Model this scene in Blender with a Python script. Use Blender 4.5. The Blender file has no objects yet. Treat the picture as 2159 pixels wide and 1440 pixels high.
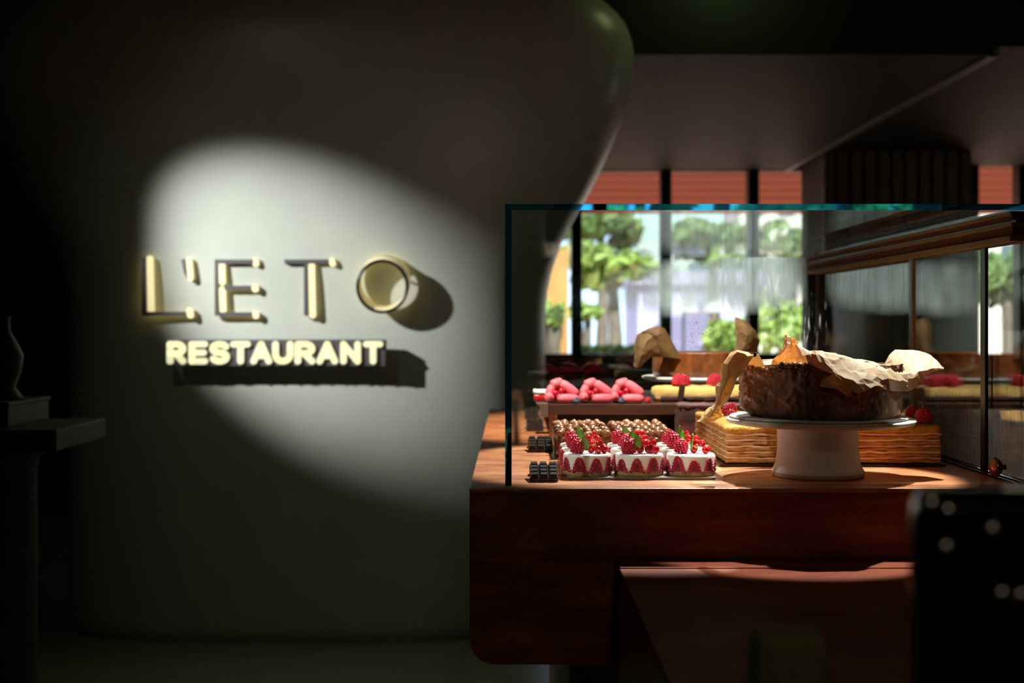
import bpy, bmesh, math, random
from mathutils import Vector, Matrix, noise
R = random.Random(7)
SC = bpy.context.scene
C = SC.collection
PI = math.pi
# ---------------------------------------------------------------- camera, world, lights, exposure
F, CX, HY, CAMZ = 2800.0, 1079.5, 680.0, 1.131
def P(px, py, Y):
    return Vector(((px - CX) / F * Y, Y, CAMZ - (py - HY) / F * Y))
def PX(px, Y): return (px - CX) / F * Y
def PZ(py, Y): return CAMZ - (py - HY) / F * Y
cam = bpy.data.cameras.new('camera'); cam_o = bpy.data.objects.new('camera', cam); C.objects.link(cam_o)
cam_o.location = (0, 0, CAMZ); cam_o.rotation_euler = (PI / 2, 0, 0)
cam.sensor_width = 36; cam.lens = F / 2159 * 36; cam.shift_y = -40 / 2159
cam.clip_start = 0.05; cam.clip_end = 300
cam.dof.use_dof = True; cam.dof.focus_distance = 1.93; cam.dof.aperture_fstop = 4.7; cam.dof.aperture_blades = 9
SC.camera = cam_o
w = bpy.data.worlds.new('sky'); SC.world = w; w.use_nodes = True
nt = w.node_tree; bg = nt.nodes['Background']
sky = nt.nodes.new('ShaderNodeTexSky'); sky.sky_type = 'NISHITA'; sky.sun_disc = False
sky.sun_elevation = math.radians(52); sky.sun_rotation = math.radians(200); sky.dust_density = 2.0
nt.links.new(sky.outputs[0], bg.inputs[0]); bg.inputs[1].default_value = 0.40
def lamp(name, kind, loc, target, energy, color=(1, 1, 1), size=0.02, angle=40, blend=0.5):
    l = bpy.data.lights.new(name, kind); l.energy = energy; l.color = color
    if kind == 'SPOT':
        l.spot_size = math.radians(angle); l.spot_blend = blend; l.shadow_soft_size = size
    elif kind == 'SUN': l.angle = math.radians(0.6)
    else: l.shadow_soft_size = size
    o = bpy.data.objects.new(name, l); C.objects.link(o); o.location = loc
    d = Vector(target) - Vector(loc); o.rotation_euler = d.to_track_quat('-Z', 'Y').to_euler()
    return o
lamp('sun', 'SUN', (4, -6, 20), (1.0, 12, 0), 8.5, (1, .95, .86))
lamp('sign_spot', 'SPOT', (-2.05, 3.35, 1.99), (-0.73, 4.69, 1.235), 325, (.97, 1, .98), .03, 30, .88)
lamp('wall_wash_spot', 'SPOT', (-1.2, 2.6, 2.5), (-0.55, 4.6, 1.0), 5.5, (.98, 1, .80), .06, 62, 1.0)
lamp('case_spot', 'SPOT', (.60, 2.95, 2.40), (.28, 2.265, .93), 345, (1, .96, .92), .015, 25, .22)
lamp('cake_spot', 'SPOT', (.78, 2.40, 2.42), (.465, 2.0, 1.0), 370, (1, .95, .90), .015, 15.8, .2)
lamp('case_side_spot', 'SPOT', (-.95, 1.20, 2.35), (.22, 2.10, .95), 92, (1, .94, .86), .015, 12.5, .4)
lamp('case_back_spot', 'SPOT', (-.05, 2.0, 2.5), (.28, 2.92, .95), 330, (1, .94, .86), .02, 31, .5)
lamp('rear_film_fill', 'SPOT', (.25, 2.2, 2.40), (.52, 3.23, 1.21), 300, (.96, 1, 1), .02, 15, .6)  # added spot out of view, only brightens the film on the far pane
lamp('front_fill_spot', 'SPOT', (.25, -.9, 2.3), (.50, 1.85, .60), 7.5, (1, .84, .58), .12, 52, .9)  # added fill behind the camera, lifts the counter face and bench
lamp('far_room_fill', 'POINT', (3.1, 6.3, 1.85), (0, 0, 0), 1.8, (1, .95, .84), .08)  # added fill out of view, brightens the pillar slats and right ceiling
lamp('lip_lamp', 'POINT', (.80, 4.90, 2.52), (0, 0, 0), 1.1, (.72, .9, .36), .1)
SC.view_settings.view_transform = 'Standard'; SC.view_settings.look = 'None'
SC.view_settings.exposure = 0.0; SC.view_settings.gamma = 1.0; SC.view_settings.use_curve_mapping = False
SC.cycles.use_denoising = True
SC.cycles.max_bounces = 14; SC.cycles.transmission_bounces = 12; SC.cycles.glossy_bounces = 12
SC.cycles.transparent_max_bounces = 24; SC.cycles.diffuse_bounces = 4
SC.cycles.sample_clamp_indirect = 4.0

# ---------------------------------------------------------------- materials
def mat(name, c1, c2=None, scale=8, detail=6, rough=.5, metal=0, bump=0, bscale=None, stretch=(1, 1, 1), sss=0, sssr=(.01, .005, .003),
        emit=None, estr=0, coat=0, c3=None, contrast=(.35, .65), trans=0, spec=.5):
    m = bpy.data.materials.new(name); m.use_nodes = True
    t = m.node_tree; b = t.nodes['Principled BSDF']
    def inp(k, v):
        if k in b.inputs: b.inputs[k].default_value = v
    inp('Base Color', (*c1, 1)); inp('Roughness', rough); inp('Metallic', metal); inp('Coat Weight', coat); inp('Coat Roughness', .1)
    inp('Specular IOR Level', spec)
    if sss: inp('Subsurface Weight', sss); inp('Subsurface Radius', sssr); inp('Subsurface Scale', 1.0)
    if trans: inp('Transmission Weight', trans)
    if emit: inp('Emission Color', (*emit, 1)); inp('Emission Strength', estr)
    if c2 or bump:
        tc = t.nodes.new('ShaderNodeTexCoord'); mp = t.nodes.new('ShaderNodeMapping'); mp.inputs['Scale'].default_value = stretch
        t.links.new(tc.outputs['Object'], mp.inputs[0])
    if c2:
        n = t.nodes.new('ShaderNodeTexNoise'); n.inputs['Scale'].default_value = scale; n.inputs['Detail'].default_value = detail
        n.inputs['Roughness'].default_value = .62
        r = t.nodes.new('ShaderNodeValToRGB'); r.color_ramp.elements[0].color = (*c1, 1); r.color_ramp.elements[1].color = (*c2, 1)
        r.color_ramp.elements[0].position, r.color_ramp.elements[1].position = contrast
        if c3:
            e = r.color_ramp.elements.new((contrast[0] + contrast[1]) / 2); e.color = (*c3, 1)
        t.links.new(mp.outputs[0], n.inputs['Vector']); t.links.new(n.outputs['Fac'], r.inputs[0]); t.links.new(r.outputs[0], b.inputs['Base Color'])
    if bump:
        n2 = t.nodes.new('ShaderNodeTexNoise'); n2.inputs['Scale'].default_value = bscale or scale; n2.inputs['Detail'].default_value = 5
        bp = t.nodes.new('ShaderNodeBump'); bp.inputs['Strength'].default_value = bump; bp.inputs['Distance'].default_value = .003
        t.links.new(mp.outputs[0], n2.inputs['Vector']); t.links.new(n2.outputs['Fac'], bp.inputs['Height']); t.links.new(bp.outputs[0], b.inputs['Normal'])
    return m
def glass_mat(name, tint=(.97, 1, .99), tir=False, smear=None, edge=None, gloss=1.0, fscale=1.0):
    """thin pane: Fresnel mix of mirror and clear; smear adds a wiped film, edge is a tinted polished cut edge"""
    m = bpy.data.materials.new(name); m.use_nodes = True; t = m.node_tree; t.nodes.clear()
    out = t.nodes.new('ShaderNodeOutputMaterial')
    if edge:
        rf = t.nodes.new('ShaderNodeBsdfRefraction'); rf.inputs['Color'].default_value = (*edge, 1); rf.inputs['IOR'].default_value = 1.5; rf.inputs['Roughness'].default_value = .015
        gl = t.nodes.new('ShaderNodeBsdfGlossy'); gl.inputs['Roughness'].default_value = .04; gl.inputs['Color'].default_value = (.7, .9, 1, 1)
        fr = t.nodes.new('ShaderNodeFresnel'); fr.inputs[0].default_value = 1.5
        mx = t.nodes.new('ShaderNodeMixShader'); t.links.new(fr.outputs[0], mx.inputs[0]); t.links.new(rf.outputs[0], mx.inputs[1]); t.links.new(gl.outputs[0], mx.inputs[2])
        t.links.new(mx.outputs[0], out.inputs[0]); return m
    tr = t.nodes.new('ShaderNodeBsdfTransparent'); tr.inputs[0].default_value = (*tint, 1)
    gl = t.nodes.new('ShaderNodeBsdfGlossy'); gl.inputs['Roughness'].default_value = .0; gl.inputs['Color'].default_value = (gloss, gloss, gloss, 1)
    fr = t.nodes.new('ShaderNodeFresnel'); fr.inputs[0].default_value = 1.5
    if not tir:
        g = t.nodes.new('ShaderNodeNewGeometry'); ma = t.nodes.new('ShaderNodeMath'); ma.operation = 'MULTIPLY_ADD'
        ma.inputs[1].default_value = 1 / 1.5 - 1.5; ma.inputs[2].default_value = 1.5
        t.links.new(g.outputs['Backfacing'], ma.inputs[0]); t.links.new(ma.outputs[0], fr.inputs[0])
    fm = t.nodes.new('ShaderNodeMath'); fm.operation = 'MULTIPLY'; fm.inputs[1].default_value = fscale; t.links.new(fr.outputs[0], fm.inputs[0])
    mx = t.nodes.new('ShaderNodeMixShader'); t.links.new(fm.outputs[0], mx.inputs[0]); t.links.new(tr.outputs[0], mx.inputs[1]); t.links.new(gl.outputs[0], mx.inputs[2])
    last = mx
    if smear:
        di = t.nodes.new('ShaderNodeBsdfDiffuse'); di.inputs[0].default_value = (.75, .79, .78, 1)
        tl = t.nodes.new('ShaderNodeBsdfTranslucent'); tl.inputs[0].default_value = (.86, .9, .88, 1)
        mm = t.nodes.new('ShaderNodeMixShader'); mm.inputs[0].default_value = .7
        t.links.new(di.outputs[0], mm.inputs[1]); t.links.new(tl.outputs[0], mm.inputs[2])
        tc = t.nodes.new('ShaderNodeTexCoord')
        total = None
        for (cx, cy, cz, sx, sy, sz, rot, amount, streak, thr) in smear:
            cx, cy, cz = cx - .36, cy - 2.55, cz - .90   # case origin
            mp = t.nodes.new('ShaderNodeMapping'); mp.vector_type = 'TEXTURE'
            mp.inputs['Location'].default_value = (cx, cy, cz); mp.inputs['Rotation'].default_value = (0, rot, 0); mp.inputs['Scale'].default_value = (sx, sy, sz)
            t.links.new(tc.outputs['Object'], mp.inputs[0])
            gr = t.nodes.new('ShaderNodeTexGradient'); gr.gradient_type = 'SPHERICAL'; t.links.new(mp.outputs[0], gr.inputs[0])
            ms = t.nodes.new('ShaderNodeMapping'); ms.inputs['Scale'].default_value = streak; t.links.new(tc.outputs['Object'], ms.inputs[0])
            n = t.nodes.new('ShaderNodeTexNoise'); n.inputs['Scale'].default_value = 1; n.inputs['Detail'].default_value = 7; t.links.new(ms.outputs[0], n.inputs['Vector'])
            mr = t.nodes.new('ShaderNodeMapRange'); mr.inputs['From Min'].default_value = thr[0]; mr.inputs['From Max'].default_value = thr[1]; t.links.new(n.outputs['Fac'], mr.inputs['Value'])
            m0 = t.nodes.new('ShaderNodeMapRange'); m0.inputs['From Min'].default_value = 0.0; m0.inputs['From Max'].default_value = .45; t.links.new(gr.outputs['Fac'], m0.inputs['Value'])
            m1 = t.nodes.new('ShaderNodeMath'); m1.operation = 'MULTIPLY'; t.links.new(m0.outputs[0], m1.inputs[0]); t.links.new(mr.outputs[0], m1.inputs[1])
            m2 = t.nodes.new('ShaderNodeMath'); m2.operation = 'MULTIPLY'; m2.use_clamp = True; t.links.new(m1.outputs[0], m2.inputs[0]); m2.inputs[1].default_value = amount
            if total is None: total = m2
            else:
                a = t.nodes.new('ShaderNodeMath'); a.operation = 'MAXIMUM'; t.links.new(total.outputs[0], a.inputs[0]); t.links.new(m2.outputs[0], a.inputs[1]); total = a
        m3 = t.nodes.new('ShaderNodeMixShader'); t.links.new(total.outputs[0], m3.inputs[0]); t.links.new(mx.outputs[0], m3.inputs[1]); t.links.new(mm.outputs[0], m3.inputs[2]); last = m3
    t.links.new(last.outputs[0], out.inputs[0]); return m
def crumple(m, scales, strength, dist, stretch=(1, 1, 1)):
    """creased paper relief: stacked cell facets"""
    t = m.node_tree; b = t.nodes['Principled BSDF']; tc = t.nodes.new('ShaderNodeTexCoord'); mp = t.nodes.new('ShaderNodeMapping'); mp.inputs['Scale'].default_value = stretch
    nz = t.nodes.new('ShaderNodeTexNoise'); nz.inputs['Scale'].default_value = 14; mxv = t.nodes.new('ShaderNodeMix'); mxv.data_type = 'VECTOR'; mxv.inputs[0].default_value = .04
    t.links.new(tc.outputs['Object'], mp.inputs[0]); t.links.new(mp.outputs[0], nz.inputs['Vector']); t.links.new(mp.outputs[0], mxv.inputs[4]); t.links.new(nz.outputs['Color'], mxv.inputs[5])
    tot = None
    for k, sc in enumerate(scales):
        v = t.nodes.new('ShaderNodeTexVoronoi'); v.inputs['Scale'].default_value = sc; t.links.new(mxv.outputs[1], v.inputs['Vector'])
        mu = t.nodes.new('ShaderNodeMath'); mu.operation = 'MULTIPLY'; mu.inputs[1].default_value = .55 ** k; t.links.new(v.outputs['Distance'], mu.inputs[0])
        if tot is None: tot = mu
        else: a = t.nodes.new('ShaderNodeMath'); t.links.new(tot.outputs[0], a.inputs[0]); t.links.new(mu.outputs[0], a.inputs[1]); tot = a
    bp = t.nodes.new('ShaderNodeBump'); bp.inputs['Strength'].default_value = strength; bp.inputs['Distance'].default_value = dist
    t.links.new(tot.outputs[0], bp.inputs['Height']); t.links.new(bp.outputs[0], b.inputs['Normal'])
def two_sided_paper(name, c, c2):
    m = mat(name, c, c2, scale=22, rough=.62, bump=.3, bscale=60, contrast=(.3, .75))
    t = m.node_tree; b = t.nodes['Principled BSDF']; out = [n for n in t.nodes if n.type == 'OUTPUT_MATERIAL'][0]
    tl = t.nodes.new('ShaderNodeBsdfTranslucent'); tl.inputs[0].default_value = (.82, .52, .2, 1)
    mx = t.nodes.new('ShaderNodeMixShader'); mx.inputs[0].default_value = .42
    t.links.new(b.outputs[0], mx.inputs[1]); t.links.new(tl.outputs[0], mx.inputs[2]); t.links.new(mx.outputs[0], out.inputs[0]); return m

M = {}
M['plaster'] = mat('olive plaster', (.46, .475, .415), (.51, .525, .46), scale=3, rough=.33, bump=.04, bscale=30)
M['dark_wall'] = mat('dark olive paint', (.035, .034, .022), rough=.7)
M['soffit'] = mat('grey satin soffit', (.028, .036, .025), (.034, .042, .030), scale=2, rough=.6, spec=.10)
M['concrete'] = mat('polished concrete', (.30, .295, .18), (.36, .35, .22), scale=4, rough=.42)
M['slab'] = mat('red travertine', (.11, .018, .006), (.46, .12, .04), c3=(.27, .055, .017), scale=7, detail=9, rough=.42, bump=.15, bscale=40, stretch=(1, 3.2, 5.5), contrast=(.28, .72))
M['slab_top_lit'] = mat('lit rust red stone top', (.24, .062, .020), (.64, .27, .105), c3=(.46, .15, .052), scale=14, detail=9, rough=.4, bump=.12, bscale=60, stretch=(1, 2.2, 1), contrast=(.3, .7))  # lighter copy of the slab stone, lamplight on the top put into the colour
M['bench'] = mat('red brown bench top', (.15, .018, .004), (.25, .045, .010), scale=6, detail=8, rough=.6, stretch=(1, 2.4, 1), spec=.2)
M['plinth'] = mat('pale travertine plinth', (.38, .35, .24), (.16, .12, .07), scale=11, detail=7, rough=.6, stretch=(4, 4, 1), contrast=(.5, .66))
M['glass'] = glass_mat('clear pane')
M['glass_tir'] = glass_mat('thick clear pane', fscale=.38)
M['glass_edge'] = glass_mat('teal polished edge', edge=(.03, .36, .62))
# film wiped over the glass and drops near the sliding doors
M['glass_front'] = glass_mat('spotted pane', smear=[(.275, 1.89, 1.11, .04, .3, .045, 0, .4, (420, 1, 420), (.60, .68)), (.40, 1.89, 1.13, .06, .3, .05, 0, .3, (300, 1, 30), (.58, .7))])
M['glass_far'] = glass_mat('wiped pane', smear=[
    (.605, 3.23, 1.235, .20, .4, .085, -.14, .95, (110, 1, 9), (.22, .62)),
    (.40, 3.23, 1.215, .20, .4, .075, 0, .62, (30, 1, 8), (.2, .6))])
M['glass_door'] = glass_mat('streaked pane', smear=[
    (.73, 2.15, .955, .3, .42, .075, 0, .42, (1, 150, 26), (.52, .68)),
    (.73, 2.10, 1.0, .3, .5, .16, 0, .16, (1, 90, 5), (.5, .75))])
M['window_glass'] = glass_mat('window glass', gloss=.9)
M['acrylic'] = glass_mat('clear tray plastic', tint=(.86, .88, .9), gloss=1)
M['black_metal'] = mat('black metal', (.012, .012, .013), rough=.3, metal=.4)
M['frame'] = mat('dark window frame', (.018, .018, .016), rough=.45)
M['jamb'] = mat('grey jamb', (.22, .22, .17), rough=.5)
M['rail_cream'] = mat('cream wood strip', (.20, .145, .085), (.15, .10, .06), scale=20, stretch=(8, 1, 8), rough=.8, spec=.08)
M['rail_brown'] = mat('brown wood strip', (.10, .032, .009), (.07, .022, .006), scale=20, stretch=(8, 1, 8), rough=.8, spec=.08)
M['wood_dark'] = mat('dark walnut', (.032, .009, .005), (.065, .019, .009), scale=10, stretch=(1, 6, 8), rough=.45)
M['slat_wood'] = mat('pillar wood slats', (.12, .06, .028), (.18, .10, .05), scale=9, stretch=(8, 8, 1), rough=.5)
M['copper'] = mat('copper', (.55, .22, .10), rough=.28, metal=1)
M['steel'] = mat('brushed steel', (.55, .55, .55), rough=.3, metal=1)
M['ceramic'] = mat('matt white ceramic', (.68, .64, .58), (.74, .70, .64), scale=40, rough=.5, bump=.05, bscale=200)
M['ceramic_foot'] = mat('bare clay foot', (.42, .25, .13), rough=.7)
M['board'] = mat('silver grey cake board', (.62, .62, .60), rough=.4)
M['cream'] = mat('white vanilla cream', (.86, .82, .72), (.80, .74, .61), scale=60, rough=.45, sss=.25, sssr=(.008, .006, .004), bump=.1, bscale=140, contrast=(.4, .8))
M['cream_top'] = mat('speckled cream top', (.88, .87, .86), (.25, .22, .22), scale=420, detail=2, rough=.4, contrast=(.66, .72))
M['biscuit'] = mat('biscuit crumb base', (.42, .22, .07), (.24, .11, .03), scale=160, rough=.9, bump=.8, bscale=240)
M['raspberry'] = mat('raspberry red', (.62, .018, .045), (.46, .008, .025), scale=120, rough=.26, sss=.25, sssr=(.006, .001, .001))
M['raspberry_cut'] = mat('cut raspberry', (.56, .03, .08), (.44, .015, .045), scale=300, rough=.35)
M['raspberry_core'] = mat('raspberry hollow', (.13, .004, .014), (.24, .03, .055), scale=200, rough=.4)
M['currant'] = mat('redcurrant skin', (.62, .008, .012), rough=.08, sss=.35, sssr=(.008, .001, .001), coat=.4)
M['stalk'] = mat('pale green stalk', (.48, .52, .14), rough=.5)
M['leaf'] = mat('green leaf', (.14, .26, .025), (.22, .36, .05), scale=120, rough=.4)
M['blueberry'] = mat('blueberry bloom', (.035, .05, .085), (.09, .12, .18), scale=120, rough=.6)
M['chocolate'] = mat('dark chocolate', (.028, .016, .014), rough=.28)
M['milk_choc'] = mat('milk chocolate', (.22, .075, .03), (.15, .045, .016), scale=50, rough=.25, bump=.2, bscale=70, sss=.05)
M['nut'] = mat('chocolate coated nut', (.36, .15, .06), (.22, .07, .025), scale=90, rough=.25)
M['pink_biscuit'] = mat('pink ladyfinger', (.86, .17, .20), (.78, .10, .14), scale=50, rough=.55, sss=.1)
M['jelly'] = mat('red berry jelly', (.50, .008, .012), rough=.12)
M['sponge'] = mat('golden sponge', (.58, .29, .055), (.40, .165, .025), scale=90, detail=8, rough=.85, bump=.9, bscale=150)
M['sponge_pale'] = mat('honey crepe layer', (.56, .32, .09), (.38, .18, .04), scale=60, rough=.8, bump=.7, bscale=120)
M['filling'] = mat('pale cream filling', (.82, .60, .38), (.74, .48, .30), scale=30, rough=.5)
M['filling_pink'] = mat('berry cream filling', (.78, .46, .36), (.58, .14, .16), scale=40, rough=.5, contrast=(.45, .7))
M['crumb'] = mat('golden crumb topping', (.62, .31, .05), (.44, .19, .025), scale=150, rough=.95, bump=1.0, bscale=220)
M['roll'] = mat('yellow sponge', (.80, .50, .16), (.70, .38, .10), scale=40, rough=.8, bump=.4, bscale=80)
M['choc_cake'] = mat('chocolate berry cake', (.035, .010, .006), (.12, .01, .01), scale=45, rough=.85, bump=.8, bscale=70, contrast=(.5, .7))
M['wrap'] = mat('browned baking paper', (.085, .030, .018), (.62, .36, .20), c3=(.31, .14, .085), scale=15, detail=4, rough=.42, bump=.3, bscale=55, contrast=(.22, .84), stretch=(1, 1, .7))
M['burnt_top'] = mat('burnt cheesecake crust', (.07, .020, .013), (.27, .09, .035), scale=45, rough=.22, bump=.9, bscale=70, coat=.3)
M['crust'] = mat('golden cheesecake crumb', (.60, .22, .05), (.30, .08, .02), scale=70, rough=.6, bump=.9, bscale=120)
M['paper'] = two_sided_paper('baking parchment', (.80, .57, .37), (.88, .69, .50))
M['paper_tan'] = two_sided_paper('backlit tan parchment', (.76, .47, .20), (.84, .57, .29))  # golden backlight through the left flap put into the paper colour
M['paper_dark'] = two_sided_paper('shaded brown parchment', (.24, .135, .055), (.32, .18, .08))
crumple(M['paper'], (30, 70), .3, .005); crumple(M['paper_tan'], (30, 70), .3, .005); crumple(M['paper_dark'], (30, 70), .3, .005); crumple(M['wrap'], (20, 46), .9, .012, (1, 1, .6))
M['amber_cake'] = mat('amber baked side', (.11, .024, .007), (.30, .085, .02), scale=20, rough=.35, bump=.4, bscale=50, stretch=(2, 2, .6))
M['sign_face'] = mat('dark bronze sign face', (.085, .072, .082), rough=.4)
M['sign_glow'] = mat('glowing cream return', (.5, .44, .26), emit=(1, .84, .42), estr=.8)
M['sign_rim'] = mat('cream ring rim', (.8, .7, .45), rough=.5, emit=(1, .80, .36), estr=.18)
M['sign_halo_o'] = mat('ring led strip', (.8, .7, .4), emit=(1, .80, .25), estr=1.6)
M['sign_text'] = mat('lit letter acrylic', (.35, .35, .25), emit=(1, .95, .55), estr=.80)
M['sign_halo'] = mat('halo led strip', (.8, .7, .4), emit=(1, .80, .20), estr=1.3)
M['pedestal'] = mat('dark stone pedestal', (.05, .046, .03), (.08, .074, .05), scale=10, rough=.6)
M['black_gloss'] = mat('black lacquer', (.006, .006, .007), rough=.12, coat=.3)
M['olive_fabric'] = mat('olive upholstery', (.16, .15, .05), (.19, .18, .06), scale=200, rough=.9)
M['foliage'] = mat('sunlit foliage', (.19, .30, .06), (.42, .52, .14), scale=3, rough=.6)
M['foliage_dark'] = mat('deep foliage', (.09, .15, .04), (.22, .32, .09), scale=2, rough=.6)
M['bark'] = mat('grey bark', (.22, .18, .14), (.12, .09, .07), scale=6, rough=.9, stretch=(4, 4, 1))
M['lavender'] = mat('lavender render', (.50, .48, .74), (.46, .44, .70), scale=2, rough=.8)
M['blue_facade'] = mat('pale blue facade', (.55, .74, 1.0), (.50, .68, .95), scale=1.5, rough=.3)
M['white_wall'] = mat('white render', (.78, .75, .68), (.7, .67, .6), scale=3, rough=.8)
M['tan_pillar'] = mat('tan stone pillar', (.70, .36, .12), (.6, .28, .1), scale=5, rough=.8)
M['awning'] = mat('terracotta awning', (.56, .26, .17), (.48, .20, .13), scale=5, rough=.8, stretch=(1, 1, 6))
t_ = M['awning'].node_tree; tl_ = t_.nodes.new('ShaderNodeBsdfTranslucent'); tl_.inputs[0].default_value = (.85, .43, .29, 1)
mx_ = t_.nodes.new('ShaderNodeMixShader'); mx_.inputs[0].default_value = .85
t_.links.new(t_.nodes['Principled BSDF'].outputs[0], mx_.inputs[1]); t_.links.new(tl_.outputs[0], mx_.inputs[2]); t_.links.new(mx_.outputs[0], [n for n in t_.nodes if n.type == 'OUTPUT_MATERIAL'][0].inputs[0])
M['white_canvas'] = mat('white canvas', (.88, .88, .92), rough=.8)
M['pavement'] = mat('pink pavement', (.66, .36, .27), (.6, .33, .25), scale=2, rough=.8)
M['window_dark'] = mat('far window', (.10, .14, .2), rough=.2)
M['roof_tile'] = mat('terracotta roof', (.42, .14, .07), rough=.8)

# ---------------------------------------------------------------- helpers
ORG = {}
def link(o, parent=None):
    C.objects.link(o)
    if parent: o.parent = parent; ORG[o.name] = ORG.get(parent.name, Vector())
    return o
def obj(name, bm, m, parent=None, world=True, smooth=True, flat_angle=None):
    """links a bmesh as one object; world=True means its verts are in world space"""
    if parent and world:
        bmesh.ops.translate(bm, verts=bm.verts, vec=-ORG.get(parent.name, Vector()))
    bmesh.ops.recalc_face_normals(bm, faces=bm.faces)
    me = bpy.data.meshes.new(name); bm.to_mesh(me); bm.free()
    for x in (m if isinstance(m, (list, tuple)) else [m]): me.materials.append(x)
    for p in me.polygons: p.use_smooth = smooth
    if smooth and flat_angle: me.set_sharp_from_angle(angle=math.radians(flat_angle))
    return link(bpy.data.objects.new(name, me), parent)
def tag(o, label, cat, group=None):
    o['label'] = label; o['category'] = cat
    if group: o['group'] = group
    return o
def thing(name, label, cat, loc=(0, 0, 0), group=None):
    o = bpy.data.objects.new(name, None); C.objects.link(o); o.location = loc; o.empty_display_size = .02
    ORG[o.name] = Vector(loc); return tag(o, label, cat, group)
def struct_empty(name, loc=(0, 0, 0)):
    o = bpy.data.objects.new(name, None); C.objects.link(o); o.location = loc; o['kind'] = 'structure'; ORG[o.name] = Vector(loc); return o
def struct(name, bm, m, smooth=False, flat_angle=None):
    o = obj(name, bm, m, None, smooth=smooth, flat_angle=flat_angle); o['kind'] = 'structure'; return o
def piece(src, name, parent, loc=(0, 0, 0), rot=(0, 0, 0), scale=(1, 1, 1)):
    """a copy of a part sharing its mesh"""
    o = src.copy(); o.name = name; C.objects.link(o); o.parent = parent; o.location = loc; o.rotation_euler = rot; o.scale = scale
    ORG[o.name] = ORG.get(parent.name, Vector()) if parent else Vector(); return o
def copy_thing(root, loc, rotz=0, label=None, scale=1):
    r = root.copy(); C.objects.link(r); r.location = loc; r.rotation_euler = (0, 0, rotz); r.scale = (scale,) * 3; r['label'] = label
    for ch in list(root.children):
        c = ch.copy(); C.objects.link(c); c.parent = r
        for g in list(ch.children):
            d = g.copy(); C.objects.link(d); d.parent = c
    return r
def box(bm, x0, x1, y0, y1, z0, z1, mi=0):
    vs = [bm.verts.new((x, y, z)) for x in (x0, x1) for y in (y0, y1) for z in (z0, z1)]
    fs = [bm.faces.new([vs[i] for i in q]) for q in ((0, 1, 3, 2), (4, 6, 7, 5), (0, 4, 5, 1), (2, 3, 7, 6), (0, 2, 6, 4), (1, 5, 7, 3))]
    for f in fs: f.material_index = mi
    return vs, fs
def nb(): return bmesh.new()
def bx(x0, x1, y0, y1, z0, z1, bev=0, seg=2):
    bm = nb(); box(bm, x0, x1, y0, y1, z0, z1)
    if bev: bmesh.ops.bevel(bm, geom=bm.edges[:], offset=bev, segments=seg, affect='EDGES', profile=.6)
    return bm
def lathe(prof, seg=48, cx=0, cy=0, sx=1, sy=1, bm=None, mis=None):
    bm = bm or nb(); rings = []
    for r, z in prof:
        if r < 1e-6: rings.append([bm.verts.new((cx, cy, z))])
        else: rings.append([bm.verts.new((cx + r * sx * math.cos(2 * PI * i / seg), cy + r * sy * math.sin(2 * PI * i / seg), z)) for i in range(seg)])
    for k, (a, b) in enumerate(zip(rings, rings[1:])):
        for i in range(seg):
            j = (i + 1) % seg
            if len(a) == 1 and len(b) == 1: continue
            if len(a) == 1: f = bm.faces.new((a[0], b[j], b[i]))
            elif len(b) == 1: f = bm.faces.new((a[i], a[j], b[0]))
            else: f = bm.faces.new((a[i], a[j], b[j], b[i]))
            if mis: f.material_index = mis[k]
    return bm
def ball(bm, c, r, seg=12, rings=8, scale=(1, 1, 1), mi=0):
    mt = Matrix.Translation(Vector(c)) @ Matrix.Diagonal((*scale, 1))
    v = bmesh.ops.create_uvsphere(bm, u_segments=seg, v_segments=rings, radius=r, matrix=mt)['verts']
    if mi:
        for f in {f for x in v for f in x.link_faces}: f.material_index = mi
    return v
def tube(bm, path, rad, seg=8, cap=True):
    path = [Vector(p) for p in path]; rings = []
    rads = rad if isinstance(rad, (list, tuple)) else [rad] * len(path)
    for i, p in enumerate(path):
        d = (path[min(i + 1, len(path) - 1)] - path[max(i - 1, 0)]).normalized()
        up = Vector((0, 0, 1)) if abs(d.z) < .95 else Vector((0, 1, 0))
        a = d.cross(up).normalized(); b = a.cross(d).normalized()
        rings.append([bm.verts.new(p + (a * math.cos(2 * PI * k / seg) + b * math.sin(2 * PI * k / seg)) * rads[i]) for k in range(seg)])
    for a, b in zip(rings, rings[1:]):
        for k in range(seg): bm.faces.new((a[k], a[(k + 1) % seg], b[(k + 1) % seg], b[k]))
    if cap:
        bm.faces.new(rings[0][::-1]); bm.faces.new(rings[-1])
    return bm
def noisy_box(x0, x1, y0, y1, z0, z1, cuts=6, amp=.002, freq=60, seed=0, rnd=0):
    bm = nb(); box(bm, x0, x1, y0, y1, z0, z1)
    if rnd: bmesh.ops.bevel(bm, geom=bm.edges[:], offset=rnd, segments=3, affect='EDGES', profile=.5)
    # cut along each axis so that pieces stay roughly square
    for ax, (a, b) in enumerate(((x0, x1), (y0, y1), (z0, z1))):
        n = max(1, int(cuts * (b - a) / max(x1 - x0, y1 - y0, z1 - z0)))
        for k in range(1, n + 1):
            co = [0, 0, 0]; co[ax] = a + (b - a) * k / (n + 1); no = [0, 0, 0]; no[ax] = 1
            bmesh.ops.bisect_plane(bm, geom=bm.verts[:] + bm.edges[:] + bm.faces[:], plane_co=co, plane_no=no)
    for v in bm.verts:
        q = v.co * freq + Vector((seed, seed * 2.3, seed * .7))
        v.co += noise.noise_vector(q) * amp + noise.noise_vector(q * 3.1) * amp * .4
    return bm
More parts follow.
